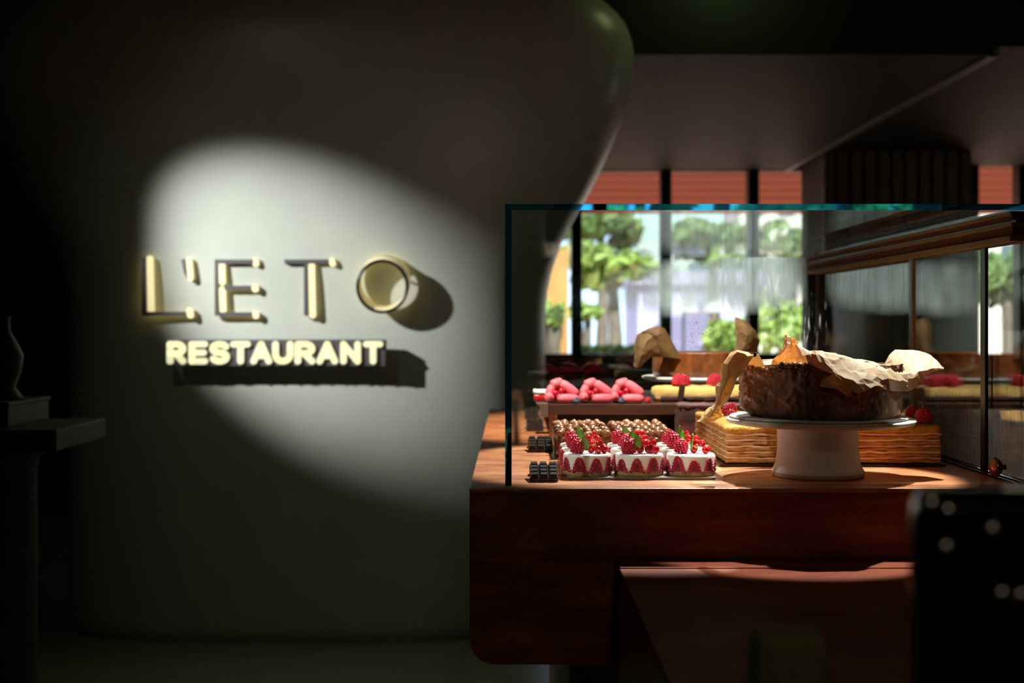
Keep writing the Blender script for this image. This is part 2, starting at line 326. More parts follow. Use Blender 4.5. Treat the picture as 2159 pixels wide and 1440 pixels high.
def catmull(pts, t):
    n = len(pts) - 1; f = t * n; i = min(int(f), n - 1); u = f - i
    p1, p2 = pts[i], pts[i + 1]; p0 = pts[i - 1] if i > 0 else p1 * 2 - p2; p3 = pts[i + 2] if i + 2 <= n else p2 * 2 - p1
    return .5 * (2 * p1 + (p2 - p0) * u + (2 * p0 - 5 * p1 + 4 * p2 - p3) * u * u + (3 * p1 - p0 - 3 * p2 + p3) * u ** 3)
def sheet(rows, nu=40, nv=40, creases=14, amp=.004, seed=1, thick=.0005, taper=True):
    """crumpled paper: a spline surface through control points, folded along random crease lines"""
    rr = random.Random(seed); bm = nb()
    g = [[None] * nu for _ in range(nv)]
    base = [[None] * nu for _ in range(nv)]
    cr = [(rr.uniform(0, 1), rr.uniform(0, 1), rr.uniform(0, PI), rr.uniform(-1, 1)) for _ in range(creases)]
    for j in range(nv):
        v = j / (nv - 1)
        for i in range(nu):
            u = i / (nu - 1)
            base[j][i] = catmull([catmull(r, u) for r in rows], v)
    for j in range(nv):
        for i in range(nu):
            u, v = i / (nu - 1), j / (nv - 1)
            du = base[j][min(i + 1, nu - 1)] - base[j][max(i - 1, 0)]; dv = base[min(j + 1, nv - 1)][i] - base[max(j - 1, 0)][i]
            n = du.cross(dv); n = n.normalized() if n.length > 1e-12 else Vector((0, -1, 0))
            h = 0
            for (cu, cv, a, s) in cr:
                d = abs((u - cu) * math.cos(a) + (v - cv) * math.sin(a)); h += s * max(0, .28 - d) * 2.2
            h += .5 * noise.noise(Vector((u * 9, v * 9, seed))) + .35 * abs(noise.noise(Vector((u * 17, v * 17, seed + 5))))
            jit = .22 if 0 < i < nu - 1 and 0 < j < nv - 1 else 0
            g[j][i] = bm.verts.new(base[j][i] + n * (h + rr.uniform(-.12, .12)) * amp + (du * rr.uniform(-jit, jit) + dv * rr.uniform(-jit, jit)))
    for j in range(nv - 1):
        for i in range(nu - 1): bm.faces.new((g[j][i], g[j][i + 1], g[j + 1][i + 1], g[j + 1][i]))
    bmesh.ops.triangulate(bm, faces=[f for f in bm.faces if rr.random() < .5], quad_method='FIXED')
    bmesh.ops.triangulate(bm, faces=[f for f in bm.faces if len(f.verts) == 4], quad_method='ALTERNATE')
    bm.normal_update()
    lo = [[bm.verts.new(v.co - v.normal * thick) for v in r] for r in g]
    for j in range(nv - 1):
        for i in range(nu - 1): bm.faces.new((lo[j][i], lo[j + 1][i], lo[j + 1][i + 1], lo[j][i + 1]))
    for i in range(nu - 1):
        for j in (0, nv - 1): bm.faces.new((g[j][i], g[j][i + 1], lo[j][i + 1], lo[j][i]))
    for j in range(nv - 1):
        for i in (0, nu - 1): bm.faces.new((g[j][i], g[j + 1][i], lo[j + 1][i], lo[j][i]))
    return bm
def pp(rows, Y):
    """rows of (px, py[, dY]) at base depth Y -> world points"""
    return [[P(q[0], q[1], Y + (q[2] if len(q) > 2 else 0)) for q in r] for r in rows]

# ---------------------------------------------------------------- room shell
bm = bx(-4.2, 4.6, -1.6, 9.3, -.1, 0); struct('floor', bm, M['concrete'])
struct('wall_left', bx(-4.3, -4.2, -1.6, 9.3, 0, 2.7), M['dark_wall'])
struct('wall_right', bx(4.6, 4.7, -1.6, 9.3, 0, 2.7), M['dark_wall'])
struct('wall_front', bx(-4.3, 4.7, -1.7, -1.6, 0, 2.7), M['dark_wall'])
struct('ceiling', bx(-4.3, 4.7, -1.7, 9.3, 2.62, 2.72), M['soffit'])
WY = 9.0
struct('ceiling_soffit', bx(-4.2, 1.85, 5.1, WY - .02, 2.16, 2.62), M['soffit'])
struct('ceiling_right', bx(1.85, 4.6, 5.1, WY - .02, 2.19, 2.62), M['soffit'])
struct('trim_2', bx(1.83, 1.87, 5.1, WY - .04, 2.15, 2.19), M['jamb'])
struct('wall_back', bx(-4.2, -.2, WY, WY + .12, 0, 2.62), M['dark_wall'])
# window wall
def window(name, xs, z0, z1, header):
    wn = struct_empty(name, ((xs[0] + xs[-1]) / 2, WY, z0))
    fb = nb(); box(fb, xs[0], xs[-1], WY - .03, WY + .09, z0 - .05, z0 + .02); box(fb, xs[0], xs[-1], WY - .03, WY + .09, z1, header)
    obj('window_frame', fb, M['frame'], wn, smooth=False)
    for x in xs: obj('mullion', bx(x - .036, x + .036, WY - .03, WY + .09, z0, z1), M['frame'], wn, smooth=False)
    for a, b in zip(xs, xs[1:]):
        o = obj('pane', bx(a + .036, b - .036, WY + .02, WY + .028, z0 + .02, z1), M['window_glass'], wn, smooth=False)
    return wn
ZS, ZH = PZ(752, WY), PZ(362, WY)
window('window_1', [-.2, .437, 1.042, 1.634, 2.05], ZS, ZH, 2.2)
window('window_2', [PX(2050, WY), PX(2156, WY), PX(2280, WY)], ZS, PZ(348, WY), 2.3)
bm = nb(); box(bm, -.2, 4.6, WY - .02, WY + .12, 0, ZS - .05); struct('wall_sill', bm, M['dark_wall'])
bm = nb(); box(bm, 2.05, 4.6, WY, WY + .12, 2.2, 2.62); box(bm, PX(2280, WY), 4.6, WY, WY + .12, ZS - .05, 2.3); box(bm, -.2, 2.05, WY, WY + .12, 2.2, 2.62); struct('wall_header', bm, M['dark_wall'])
struct('trim_1', bx(2.03, 2.12, WY - .12, WY - .03, 0, 2.3), M['jamb'])
# wood clad pillar
pl = thing('wood_pillar', 'broad dark pillar clad in vertical wood slats between the windows', 'pillar', (PX(1895, 8.3), 8.35, 0)); pl['kind'] = 'structure'
x0, x1 = PX(1735, 8.2), PX(2052, 8.2)
obj('pillar_core', bx(x0 + .02, x1 - .02, 8.25, 8.9, 0, 2.62), M['dark_wall'], pl, smooth=False)
n = 11
for k in range(n):
    a = x0 + (x1 - x0) * k / n
    obj('slat', bx(a + .008, a + (x1 - x0) / n - .008, 8.2, 8.25, 0, 2.6, .006), M['slat_wood'], pl, smooth=False)

# ---------------------------------------------------------------- curved wall (flaring tower)
WC = (-.78, 5.32)
def right_ext(z):
    pts = [(0, .13), (1.15, .13), (1.28, .14), (1.466, .20), (1.596, .285), (1.78, .375), (1.967, .45), (2.153, .475), (2.25, .45), (2.32, .39), (2.39, .26), (2.43, .05)]
    for (za, a), (zb, b) in zip(pts, pts[1:]):
        if z <= zb:
            u = (z - za) / (zb - za); u = u * u * (3 - 2 * u) if zb < 1.3 else u
            return a + (b - a) * u
    return pts[-1][1]
NEXP = 3.7
def wall_ab(z):
    e = (right_ext(z - .05) + 2 * right_ext(z) + right_ext(min(z + .05, 2.42))) / 4 - .13
    return .91 + e, .63 + .42 * max(e, -.3)
def wall_front_y(x, z):
    a, b = wall_ab(z); u = min(.999, abs((x - WC[0]) / a)); return WC[1] - b * (1 - u ** NEXP) ** (1 / NEXP)
bm = nb(); rings = []; NS = 128
zs = [i * .06 for i in range(36)] + [2.16 + i * .03 for i in range(10)]
for z in zs:
    a, b = wall_ab(z); rg = []
    for i in range(NS):
        t = 2 * PI * i / NS; c, s = math.cos(t), math.sin(t)
        rg.append(bm.verts.new((WC[0] + a * math.copysign(abs(c) ** (2 / NEXP), c), WC[1] + b * math.copysign(abs(s) ** (2 / NEXP), s), z)))
    rings.append(rg)
for a, b in zip(rings, rings[1:]):
    for i in range(NS): bm.faces.new((a[i], a[(i + 1) % NS], b[(i + 1) % NS], b[i]))
bm.faces.new(rings[-1]); bm.faces.new(rings[0][::-1])
struct('wall_curved', bm, M['plaster'], smooth=True)

# ---------------------------------------------------------------- sign letters on the curved wall
YF, YB = 4.660, 4.678
def prism(pts, ya, yb, bm=None):
    bm = bm or nb(); A = [bm.verts.new((PX(a, YF), ya, PZ(b, YF))) for a, b in pts]; B = [bm.verts.new((PX(a, YF), yb, PZ(b, YF))) for a, b in pts]
    bm.faces.new(A); bm.faces.new(B[::-1])
    for i in range(len(pts)): j = (i + 1) % len(pts); bm.faces.new((A[i], B[i], B[j], A[j]))
    return bm
def capsule(x0, y0, x1, y1):
    """upright rounded strip in pixels, (x0,y0) top centre to (x1,y1) bottom centre"""
    r = 6.3; out = []
    for k in range(9): a = PI * k / 8; out.append((x0 + r * math.cos(a), y0 + r - r * math.sin(a)))
    for k in range(9): a = PI + PI * k / 8; out.append((x1 + r * math.cos(a), y1 - r - r * math.sin(a)))
    return out
def stud(t, x, y, ya, r=.003):
    sb = nb(); p = P(x, y, YF); tube(sb, [(p.x, ya, p.z), (p.x, wall_front_y(p.x, p.z) + .01, p.z)], r, 6); obj('stud', sb, M['sign_face'], t)
def letter(label, strokes, strips, anchor):
    t = thing('sign_letter', label, 'sign letter', P(*anchor, YF), 'large letters of the wall sign')
    fb, hb = nb(), nb()
    for (a, b, c, d) in strokes:
        p, q = P(a, d, YF), P(c, b, YF)
        box(fb, p.x, q.x, YF - .004, YB, p.z, q.z); box(hb, p.x + .003, q.x - .003, YB, YB + .004, p.z + .003, q.z - .003)
    obj('front_face', fb, M['sign_face'], t, smooth=False)
    for st_ in strips: obj('glowing_strip', prism(capsule(*st_), YF - .002, YB - .002), M['sign_glow'], t, smooth=False)['label'] = 'cream glowing strip beside the dark stroke'
    obj('halo_strip', hb, M['sign_halo'], t, smooth=False)
    stud(t, (strokes[0][0] + strokes[0][2]) / 2, (strokes[0][1] + strokes[0][3]) / 2, YB)
letter('thin dark letter L of the sign, first from the left', [(299, 543, 309, 666), (309, 657, 392, 666)], [(315.5, 539, 318, 661), (399, 648, 401, 671)], (304, 604))
letter('thin dark letter E of the sign, between the apostrophe and T', [(453, 547, 461, 666), (461, 547, 534, 556), (473, 602, 530, 611), (461, 658, 532, 667)], [(467.5, 551, 468.5, 601), (468.5, 604, 470, 660), (538, 544, 539, 562), (537, 599, 538, 616), (538, 655, 539, 672)], (458, 606))
letter('thin dark letter T of the sign, left of the ring O', [(641, 557, 650, 666), (600, 547, 694, 556)], [(656.5, 552, 659, 671), (699, 544, 701, 562)], (645, 606))
t = thing('sign_letter', 'small wedge apostrophe of the sign beside the letter L', 'sign letter', P(386, 563, YF), 'large letters of the wall sign')
obj('front_face', prism([(383, 547), (392, 546), (396, 588), (388, 575)], YF - .004, YB), M['sign_face'], t, smooth=False)
obj('glowing_strip', prism(capsule(398, 543, 401, 592), YF - .002, YB - .002), M['sign_glow'], t, smooth=False)
stud(t, 390, 560, YB)
# ring O stands further off the wall, its axis tipped upward
YO, YOB = 4.612, 4.668
t = thing('sign_letter', 'round ring letter O of the sign casting a wide shadow', 'sign letter', P(806, 604, YO), 'large letters of the wall sign')
def ring(ya, yb, r_out, r_in, off_a=(0, 0), off_b=(0, 0), seg=72):
    bm = nb(); c = P(806, 604, YO); L = []
    for (yy, off) in ((ya, off_a), (yb, off_b)):
        for r in (r_out, r_in):
            L.append([bm.verts.new((c.x + off[0] + r * math.cos(2 * PI * i / seg), yy, c.z + off[1] + 1.03 * r * math.sin(2 * PI * i / seg))) for i in range(seg)])
    for a, b in ((0, 1), (2, 3), (0, 2), (1, 3)):
        for i in range(seg): j = (i + 1) % seg; bm.faces.new((L[a][i], L[a][j], L[b][j], L[b][i]))
    return bm
ro, ri = 55.5 / F * YO, 49 / F * YO; up = (.004, .020)
obj('front_face', ring(YO - .004, YO + .006, ro, ri), M['black_metal'], t)
obj('glowing_side', ring(YO + .006, YOB, ro - .001, ri + .001, (0, 0), up), M['sign_rim'], t)['label'] = 'cream rim behind the dark ring'
obj('halo_strip', ring(YOB, YOB + .006, ro - .003, ri + .003, up, up), M['sign_halo_o'], t)
c = P(806, 604, YO); p = Vector((c.x + ro - .003, 0, c.z + .02)); bm = nb(); tube(bm, [(p.x, YOB - .01, p.z), (p.x, wall_front_y(p.x, p.z) + .01, p.z)], .004, 6); obj('stud', bm, M['sign_face'], t)
# RESTAURANT board
YR = 4.602
t = thing('sign_board', 'dark bar sign with glowing letters reading RESTAURANT on the curved wall', 'sign', P(581, 745, YR))
obj('board', bx(PX(350, YR), PX(813, YR), YR, YR + .045, PZ(772, YR), PZ(716, YR), .002), M['sign_face'], t, smooth=False)
for x in (400, 760):
    bm = nb(); p = P(x, 744, YR); tube(bm, [(p.x, YR + .04, p.z), (p.x, wall_front_y(p.x, p.z) + .01, p.z)], .006, 8)
    obj('mounting_rod', bm, M['sign_face'], t)
def arc(cx, cy, rx, ry, a0, a1, n=10):
    return [(cx + rx * math.cos(math.radians(a0 + (a1 - a0) * i / n)), cy - ry * math.sin(math.radians(a0 + (a1 - a0) * i / n))) for i in range(n + 1)]
G = {  # strokes in a 0..1 box, y down
 'R': [[(0, 1), (0, 0), (.45, 0)] + arc(.5, .27, .5, .27, 90, -90) + [(0, .54)], [(.45, .54), (1, 1)]],
 'E': [[(1, 0), (0, 0), (0, 1), (1, 1)], [(0, .5), (.9, .5)]],
 'S': [arc(.5, .25, .5, .25, 25, 270, 12) + arc(.5, .75, .5, .25, 90, -155, 12)],
 'T': [[(0, 0), (1, 0)], [(.5, 0), (.5, 1)]],
 'A': [[(0, 1), (.5, 0), (1, 1)], [(.2, .68), (.8, .68)]],
 'U': [[(0, 0), (0, .6)] + arc(.5, .6, .5, .4, 180, 360, 12) + [(1, 0)]],
 'N': [[(0, 1), (0, 0), (1, 1), (1, 0)]]}
spans = [('R', 353, 393), ('E', 399, 439), ('S', 443, 485), ('T', 487, 529), ('A', 529, 574), ('U', 575, 619), ('R', 622, 665), ('A', 668, 713), ('N', 718, 761), ('T', 766, 808)]
RAD = 6.6
def stroke(bm, pts, r, y0, y1):
    """a flat stroke with round ends and joints, pixel coordinates"""
    for (ax, ay), (bx_, by) in zip(pts, pts[1:]):
        a, b = Vector((PX(ax, YR), 0, PZ(ay, YR))), Vector((PX(bx_, YR), 0, PZ(by, YR)))
        d = b - a
        if d.length < 1e-7: continue
        ang = math.atan2(d.z, d.x); out = []
        for k in range(9): q = ang + PI / 2 + PI * k / 8; out.append(a + Vector((math.cos(q), 0, math.sin(q))) * r)
        for k in range(9): q = ang - PI / 2 + PI * k / 8; out.append(b + Vector((math.cos(q), 0, math.sin(q))) * r)
        A = [bm.verts.new((p.x, y0, p.z)) for p in out]; B = [bm.verts.new((p.x, y1, p.z)) for p in out]
        bm.faces.new(A); bm.faces.new(B[::-1])
        for i in range(len(out)): j = (i + 1) % len(out); bm.faces.new((A[i], B[i], B[j], A[j]))
for ch, a, b in spans:
    bm = nb(); rpx = RAD / F * YR
    for s in G[ch]:
        stroke(bm, [(a + RAD + (b - a - 2 * RAD) * u, 719 + RAD + (768 - 719 - 2 * RAD) * v) for u, v in s], rpx, YR - .012, YR)
    obj('glowing_letter', bm, M['sign_text'], t, smooth=False)

# ---------------------------------------------------------------- counter
CZ = .90
ct = thing('counter', 'long red brown stone counter with rounded lower corner under the glass case', 'counter', (.5, 2.6, 0))
XL, YFr, YBk = PX(990, 1.85), 1.85, 3.55
ZB = PZ(1401, 1.85)
# outline in x-z, rounded lower left corner
bm = nb(); rr = .036; out = [(1.75, ZB)] + [(XL + rr - rr * math.sin(a), ZB + rr - rr * math.cos(a)) for a in [PI / 2 * k / 8 for k in range(9)]] + [(XL, CZ - .006), (1.75, CZ - .006)]
A = [bm.verts.new((x, YFr, z)) for x, z in out]; B = [bm.verts.new((x, YBk, z)) for x, z in out]
bm.faces.new(A); bm.faces.new(B[::-1])
for i in range(len(out)): j = (i + 1) % len(out); bm.faces.new((A[i], B[i], B[j], A[j]))
obj('slab_body', bm, M['slab'], ct, smooth=True, flat_angle=35)
obj('worktop', bx(XL - .0005, 1.75, YFr - .001, YBk, CZ - .006, CZ, .002, 2), M['slab_top_lit'], ct, smooth=False)
obj('plinth', bx(PX(1200, 2.2), 1.7, 2.2, 3.4, 0, ZB), M['plinth'], ct, smooth=False)['label'] = 'pale stained travertine plinth'
# lower bench butting the slab
ZT = PZ(1178, YFr)
bn = thing('side_bench', 'lower red brown table top butting against the counter front', 'table', (.6, 1.3, 0))
BX = PX(1297, YFr)
obj('table_top', bx(BX, 1.7, .95, YFr - .0015, ZT - .012, ZT, .002), M['bench'], bn, smooth=False)
obj('spill_strip', bx(BX + .001, 1.7, YFr - .075, YFr - .0018, ZT, ZT + .0016, .0006), M['bench'], bn, smooth=False)  # raised strip modelled where lamplight spills past the counter edge
obj('side_panel', bx(BX + .004, 1.68, .96, YFr - .002, 0, ZT - .012), M['slab'], bn, smooth=False)

# ---------------------------------------------------------------- glass display case
ZTOP = PZ(430, 1.875); ZTB = ZTOP - .0087; GX0, GX1 = -.0097, .738; GY0, GY1 = 1.875, 3.24
case = thing('display_case', 'frameless glass pastry display case with teal edges on the counter', 'display case', (.36, 2.55, CZ))
def pane(name, x0, x1, y0, y1, z0, z1, face, edge_axes, label=None):
    bm = nb(); vs, fs = box(bm, x0, x1, y0, y1, z0, z1)
    for f in fs:
        nn = f.normal if f.normal.length else None
    bm.normal_update()
    for f in bm.faces:
        ax = max(range(3), key=lambda k: abs(f.normal[k])); f.material_index = 1 if ax in edge_axes and not (ax == 1 and f.calc_center_median().y > GY1 - .01) else 0
    o = obj(name, bm, [face, M['glass_edge']], case, smooth=False)
    if label: o['label'] = label
    return o
pane('top_pane', GX0, GX1, GY0, GY1, ZTB, ZTOP, M['glass_tir'], (0, 1), 'thick top pane with teal polished edge')
pane('side_pane', GX0, GX0 + .0092, GY0, GY1, CZ, ZTB - .0002, M['glass_tir'], (1, 2), 'thick side pane with dark teal edge')
pane('end_pane', GX0 + .0095, GX1 - .01, GY0 + .012, GY0 + .018, CZ, ZTB - .0002, M['glass_front'], (), 'near end pane with small water spots')
pane('end_pane', GX0 + .0095, GX1 - .01, GY1 - .012, GY1 - .006, CZ, ZTB - .0002, M['glass_far'], (), 'far end pane with wiped film')
RX = .727
for (y0, y1, dx) in ((1.90, 2.41, 0), (2.39, 3.22, .009)):
    d = pane('sliding_door', RX + dx, RX + dx + .005, y0, y1, CZ + .004, CAMZ + .116, M['glass_door'], ())
    obj('door_stile', bx(RX + dx - .002, RX + dx + .006, y1 - .012, y1, CZ + .004, ZTB - .01), M['rail_cream'], d, smooth=False)
    obj('door_stile', bx(RX + dx - .002, RX + dx + .006, y1, y1 + .016, CZ + .004, ZTB - .01), M['black_metal'], d, smooth=False)
y = .727 * F / (2085 - CX)
obj('post', bx(RX - .006, RX - .001, y, y + .02, CZ + .004, ZTB - .045), M['black_metal'], case, smooth=False)
obj('corner_post', bx(RX - .012, RX + .03, GY1 - .03, GY1 + .005, CZ, ZTB - .0005), M['black_metal'], case, smooth=False)
for z0_, z1_, m_, d_ in ((.116, .124, 'rail_cream', .018), (.124, .137, 'rail_brown', .014), (.137, .143, 'rail_cream', .016), (.143, .147, 'black_metal', .010), (.147, .153, 'rail_brown', .014), (.153, .1585, 'rail_cream', .017)):
    obj('top_rail', bx(RX - d_, RX + .02, 1.89, 3.2, CAMZ + z0_, CAMZ + z1_ - .0002), M[m_], case, smooth=False)
for dx in (-.012, .001, .013):
    obj('bottom_track', bx(RX + dx, RX + dx + .004, 1.9, 3.2, CZ, CZ + .0035), M['black_metal'], case, smooth=False)
kb = nb(); kp = P(2151, 985, 1.955)
lathe([(.0, -.006), (.012, -.005), (.0145, 0), (.014, .004), (.010, .008), (.004, .009), (.004, .016), (.0, .016)], 24, bm=kb)
bmesh.ops.rotate(kb, cent=(0, 0, 0), matrix=Matrix.Rotation(PI / 2, 3, 'Y'), verts=kb.verts); bmesh.ops.translate(kb, verts=kb.verts, vec=(RX - .0163, kp.y, kp.z))
obj('door_knob', kb, M['copper'], case)

# ---------------------------------------------------------------- berries and leaves (prototypes)
def raspberry_bm(r=.0105, h=.024, n_rows=7, dr=.0026):
    bm = nb()
    lathe([(0, .002), (r * .8, .003), (r * .88, h * .35), (r * .7, h * .7), (r * .35, h * .9), (0, h * .94)], 12, bm=bm)
    for k in range(n_rows):
        z = .003 + (h - .005) * k / (n_rows - 1); u = k / (n_rows - 1)
        rad = r * (1 - .22 * (1 - u) ** 2) * (1 - u ** 2.1) ** .62 if u < 1 else 0
        cnt = max(1, round(2 * PI * rad / (dr * 1.75)))
        for i in range(cnt):
            a = 2 * PI * i / cnt + 2.399 * k
            m = Matrix.Translation((rad * math.cos(a), rad * math.sin(a), z))
            bmesh.ops.create_icosphere(bm, subdivisions=1, radius=dr * R.uniform(.9, 1.1), matrix=m)
    return bm
rasp = obj('raspberry', raspberry_bm(), M['raspberry'], None); rasp_used = [False]
def place(src, used, loc, rot, label, cat, group, scale=1):
    o = src
    if used[0]: o = src.copy(); C.objects.link(o)
    used[0] = True
    o.location = loc; o.rotation_euler = rot; o.scale = (scale,) * 3; tag(o, label, cat, group); return o
def raspberry(loc, label, group, tilt=(0, 0), scale=1):
    return place(rasp, rasp_used, loc, (tilt[0], tilt[1], R.uniform(0, 6)), label, 'raspberry', group, scale)
def leaf_bm(L=.017, W=.0042):
    bm = nb(); g = []
    for j in range(9):
        u = j / 8; wd = W * math.sin(PI * u ** .8) * (1 if j < 8 else 0) + .0002
        row = []
        for i in range(5):
            s = (i - 2) / 2; row.append(bm.verts.new((s * wd * (1 + (.14 if (i in (0, 4) and j % 2) else 0)), -.0016 * abs(s) - .003 * u * u, u * L)))
        g.append(row)
    for j in range(8):
        for i in range(4): bm.faces.new((g[j][i], g[j][i + 1], g[j + 1][i + 1], g[j + 1][i]))
    bmesh.ops.solidify(bm, geom=bm.faces[:], thickness=.0004)
    return bm
leaf_o = obj('leaf', leaf_bm(), M['leaf'], None); leaf_used = [False]
blue_bm = nb(); ball(blue_bm, (0, 0, .006), .0062, 16, 12, (1, 1, .95)); lathe([(.0018, .0118), (.0026, .0128), (.0022, .0117)], 10, bm=blue_bm)
blue_o = obj('blueberry', blue_bm, M['blueberry'], None); blue_used = [False]
# redcurrant sprig prototypes: berries + stalk
def sprig(n, seed):
    rr = random.Random(seed)
    t = thing('redcurrant_sprig', 'x', 'redcurrants'); spots = []
    tries = 0
    while len(spots) < n and tries < 4000:
        tries += 1; lay = 0 if len(spots) < n * .55 else 1
        q = Vector((rr.uniform(-.013, .013) * (1 - .35 * lay), rr.uniform(-.009, .009) * (1 - .3 * lay), .0059 + lay * .0088))
        if all((q - s).length > .0114 for s in spots): spots.append(q)
    for q in spots:
        b = nb(); ball(b, (0, 0, 0), .0060, 16, 12); lathe([(.0009, .0056), (.0011, .0072), (.0003, .0074)], 6, bm=b, mis=[1, 1])
        o = obj('currant', b, [M['currant'], M['stalk']], t, world=False); o.location = q; o.rotation_euler = (rr.uniform(-1.2, 1.8), rr.uniform(-1, 1), 0)
    b = nb(); tube(b, [(-.010, 0, .009), (-.003, -.003, .0135), (.004, -.002, .0125), (.011, .001, .0115)], .0007, 6)
    obj('stalk', b, M['stalk'], t, world=False); return t
sprigs = [sprig(6, 3), sprig(7, 11), sprig(5, 23)]; sprig_used = [False] * 3

# ---------------------------------------------------------------- tarts
TR, TH = .0366, .0315
def half_rasp_bm():
    """cut half raspberry standing against the cream, cut face outward (-Y)"""
    bm = nb(); W, H = .0098, .0195
    pts = [(W * math.sin(a), H * (.08 + .92 * (1 - (1 - math.cos(a)) / 2)) if abs(a) < 2 else 0) for a in [0]]
    prof = []
    for k in range(15):
        a = -1 + 2 * k / 14; prof.append((W * a * (1 - .08 * (1 - abs(a))), H * (1 - abs(a) ** 2.2)))
    # red cut wall
    ctr = bm.verts.new((0, -.0012, H * .32)); ring_ = [bm.verts.new((x, -.0006, z)) for x, z in prof]
    back = [bm.verts.new((x, .003, z)) for x, z in prof]
    for i in range(14):
        bm.faces.new((ring_[i], ring_[i + 1], ctr)); bm.faces.new((ring_[i], back[i], back[i + 1], ring_[i + 1]))
    bm.faces.new((ring_[0], ctr, ring_[-1]))
    inner = [(x * .42, z * .70 + .0005) for x, z in prof]
    iv = [bm.verts.new((x, -.0017, z)) for x, z in inner]; f = bm.faces.new(iv); f.material_index = 1
    for k, (x, z) in enumerate(prof):
        m = Matrix.Translation((x * .95, -.0010, z * .97 + .0008)); bmesh.ops.create_icosphere(bm, subdivisions=1, radius=.00165, matrix=m)
        if k % 1 == 0: m = Matrix.Translation((x * .70, -.0012, z * .84 + .0006)); bmesh.ops.create_icosphere(bm, subdivisions=1, radius=.0013, matrix=m)
    return bm
tart = thing('raspberry_tart', 'x', 'tart')
bm = lathe([(0, .0), (TR * .985, 0), (TR * 1.0, .002), (TR * 1.0, .0065), (TR * .97, .0075), (0, .0075)], 56)
for v in bm.verts: v.co += noise.noise_vector(v.co * 500) * .0009
obj('biscuit_base', bm, M['biscuit'], tart, world=False)
bm = lathe([(0, .0072), (TR * .985, .0072), (TR * .99, .012), (TR * .992, TH - .004), (TR * .975, TH - .0015), (TR * .93, TH - .0002)], 64)
for v in bm.verts:
    if v.co.z > .012: v.co += noise.noise_vector(v.co * 160) * .0005
obj('cream_body', bm, M['cream'], tart, world=False)
bm = lathe([(TR * .93, TH - .0002), (TR * .6, TH), (0, TH + .0001)], 48); obj('cream_top', bm, M['cream_top'], tart, world=False)
hr = None
NH = 9
for k in range(NH):
    a = 2 * PI * k / NH + .2; loc = ((TR * .972) * math.sin(a), -(TR * .972) * math.cos(a), .0072)
    s = (1.13 + .1 * math.sin(k * 5.1), 1, .94 + .2 * math.sin(k * 2.7))
    if hr is None:
        hr = obj('raspberry_half', half_rasp_bm(), [M['raspberry_cut'], M['raspberry_core']], tart, world=False); o = hr
    else: o = piece(hr, 'raspberry_half', tart)
    o.location = loc; o.rotation_euler = (0, 0, a); o.scale = s
TX = [PX(q, 1.992) for q in (1238, 1347, 1456)]; TY = [1.992, 2.0705, 2.149]
TZ = CZ + .0038
cn, rn = ('left', 'middle', 'right'), ('front', 'second', 'back')
for r in range(3):
    for c in range(3):
        loc = (TX[c] + (.001 * R.uniform(-1, 1) if r else 0), TY[r], TZ); rot = (r * 3 + c) * .9 + .12
        lab = f'round raspberry cream tart, {rn[r]} row {cn[c]} on the clear tray'
        if r == c == 0: o = tart; o.location = loc; o.rotation_euler = (0, 0, rot); o['label'] = lab
        else: o = copy_thing(tart, loc, rot, lab)
        o['group'] = 'raspberry cream tarts'
        top = Vector(loc) + Vector((0, 0, TH + .0001))
        k = r * 3 + c
        # topping: raspberry left, currants right, leaf between
        raspberry(top + Vector((-.0165, -.008 + .004 * r, .0)), f'raspberry on the {rn[r]} {cn[c]} tart, left of the redcurrants', 'raspberries topping the tarts', (R.uniform(-.2, .3), R.uniform(-.25, .25)), 1.0)
        if c == 1 or (c == 2 and r): raspberry(top + Vector((-.0075, .014, .0)), f'raspberry at the rear of the {rn[r]} {cn[c]} tart', 'raspberries topping the tarts', (R.uniform(-.3, .1), .1), .95)
        si = k % 3; s = sprigs[si]; sl = f'glossy redcurrants on a stalk atop the {rn[r]} {cn[c]} tart'
        lo = top + Vector((.0125, -.004 + .004 * r, 0)); rz = R.uniform(-.3, .3) + (PI if k % 2 else 0)
        if not sprig_used[si]: sprig_used[si] = True; o = s; o.location = lo; o.rotation_euler = (0, 0, rz); o['label'] = sl
        else: o = copy_thing(s, lo, rz, sl)
        o['group'] = 'redcurrants topping the tarts'
        place(leaf_o, leaf_used, top + Vector((-.0015, -.0075 + .003 * r, .004)), (R.uniform(-.15, .1), R.uniform(-.35, .35), R.uniform(-.7, .7) + (1.1 if c == 2 and r == 0 else 0)),
              f'small green leaf standing on the {rn[r]} {cn[c]} tart', 'leaf', 'leaves garnishing the tarts', 1.5)
# clear tray
ty0, ty1 = 1.938, 2.20
bm = nb(); tx0, tx1 = TX[0] - .043, TX[2] + .044
box(bm, tx0, tx1, ty0, ty1, CZ + .0004, CZ + .0022)
tb = bmesh.ops.bevel(bm, geom=[e for e in bm.edges if abs(e.verts[0].co.z - e.verts[1].co.z) > .001], offset=.012, segments=5, affect='EDGES', profile=.5)
tr = obj('tray', bm, M['acrylic'], None, smooth=False); tag(tr, 'clear plastic tray under the nine raspberry tarts', 'tray')
b = nb(); pts = [(tx0 + .006, ty0 + .006), (tx1 - .006, ty0 + .006), (tx1 - .006, ty1 - .006), (tx0 + .006, ty1 - .006), (tx0 + .006, ty0 + .006)]
box(b, tx0 + .012, tx1 - .012, ty0 + .012, ty1 - .012, CZ + .0022, CZ + .0036); obj('liner', b, M['steel'], tr, smooth=False)
b = nb(); tube(b, [(x, y, CZ + .003) for x, y in pts], .0012, 6); obj('rim', b, M['acrylic'], tr)

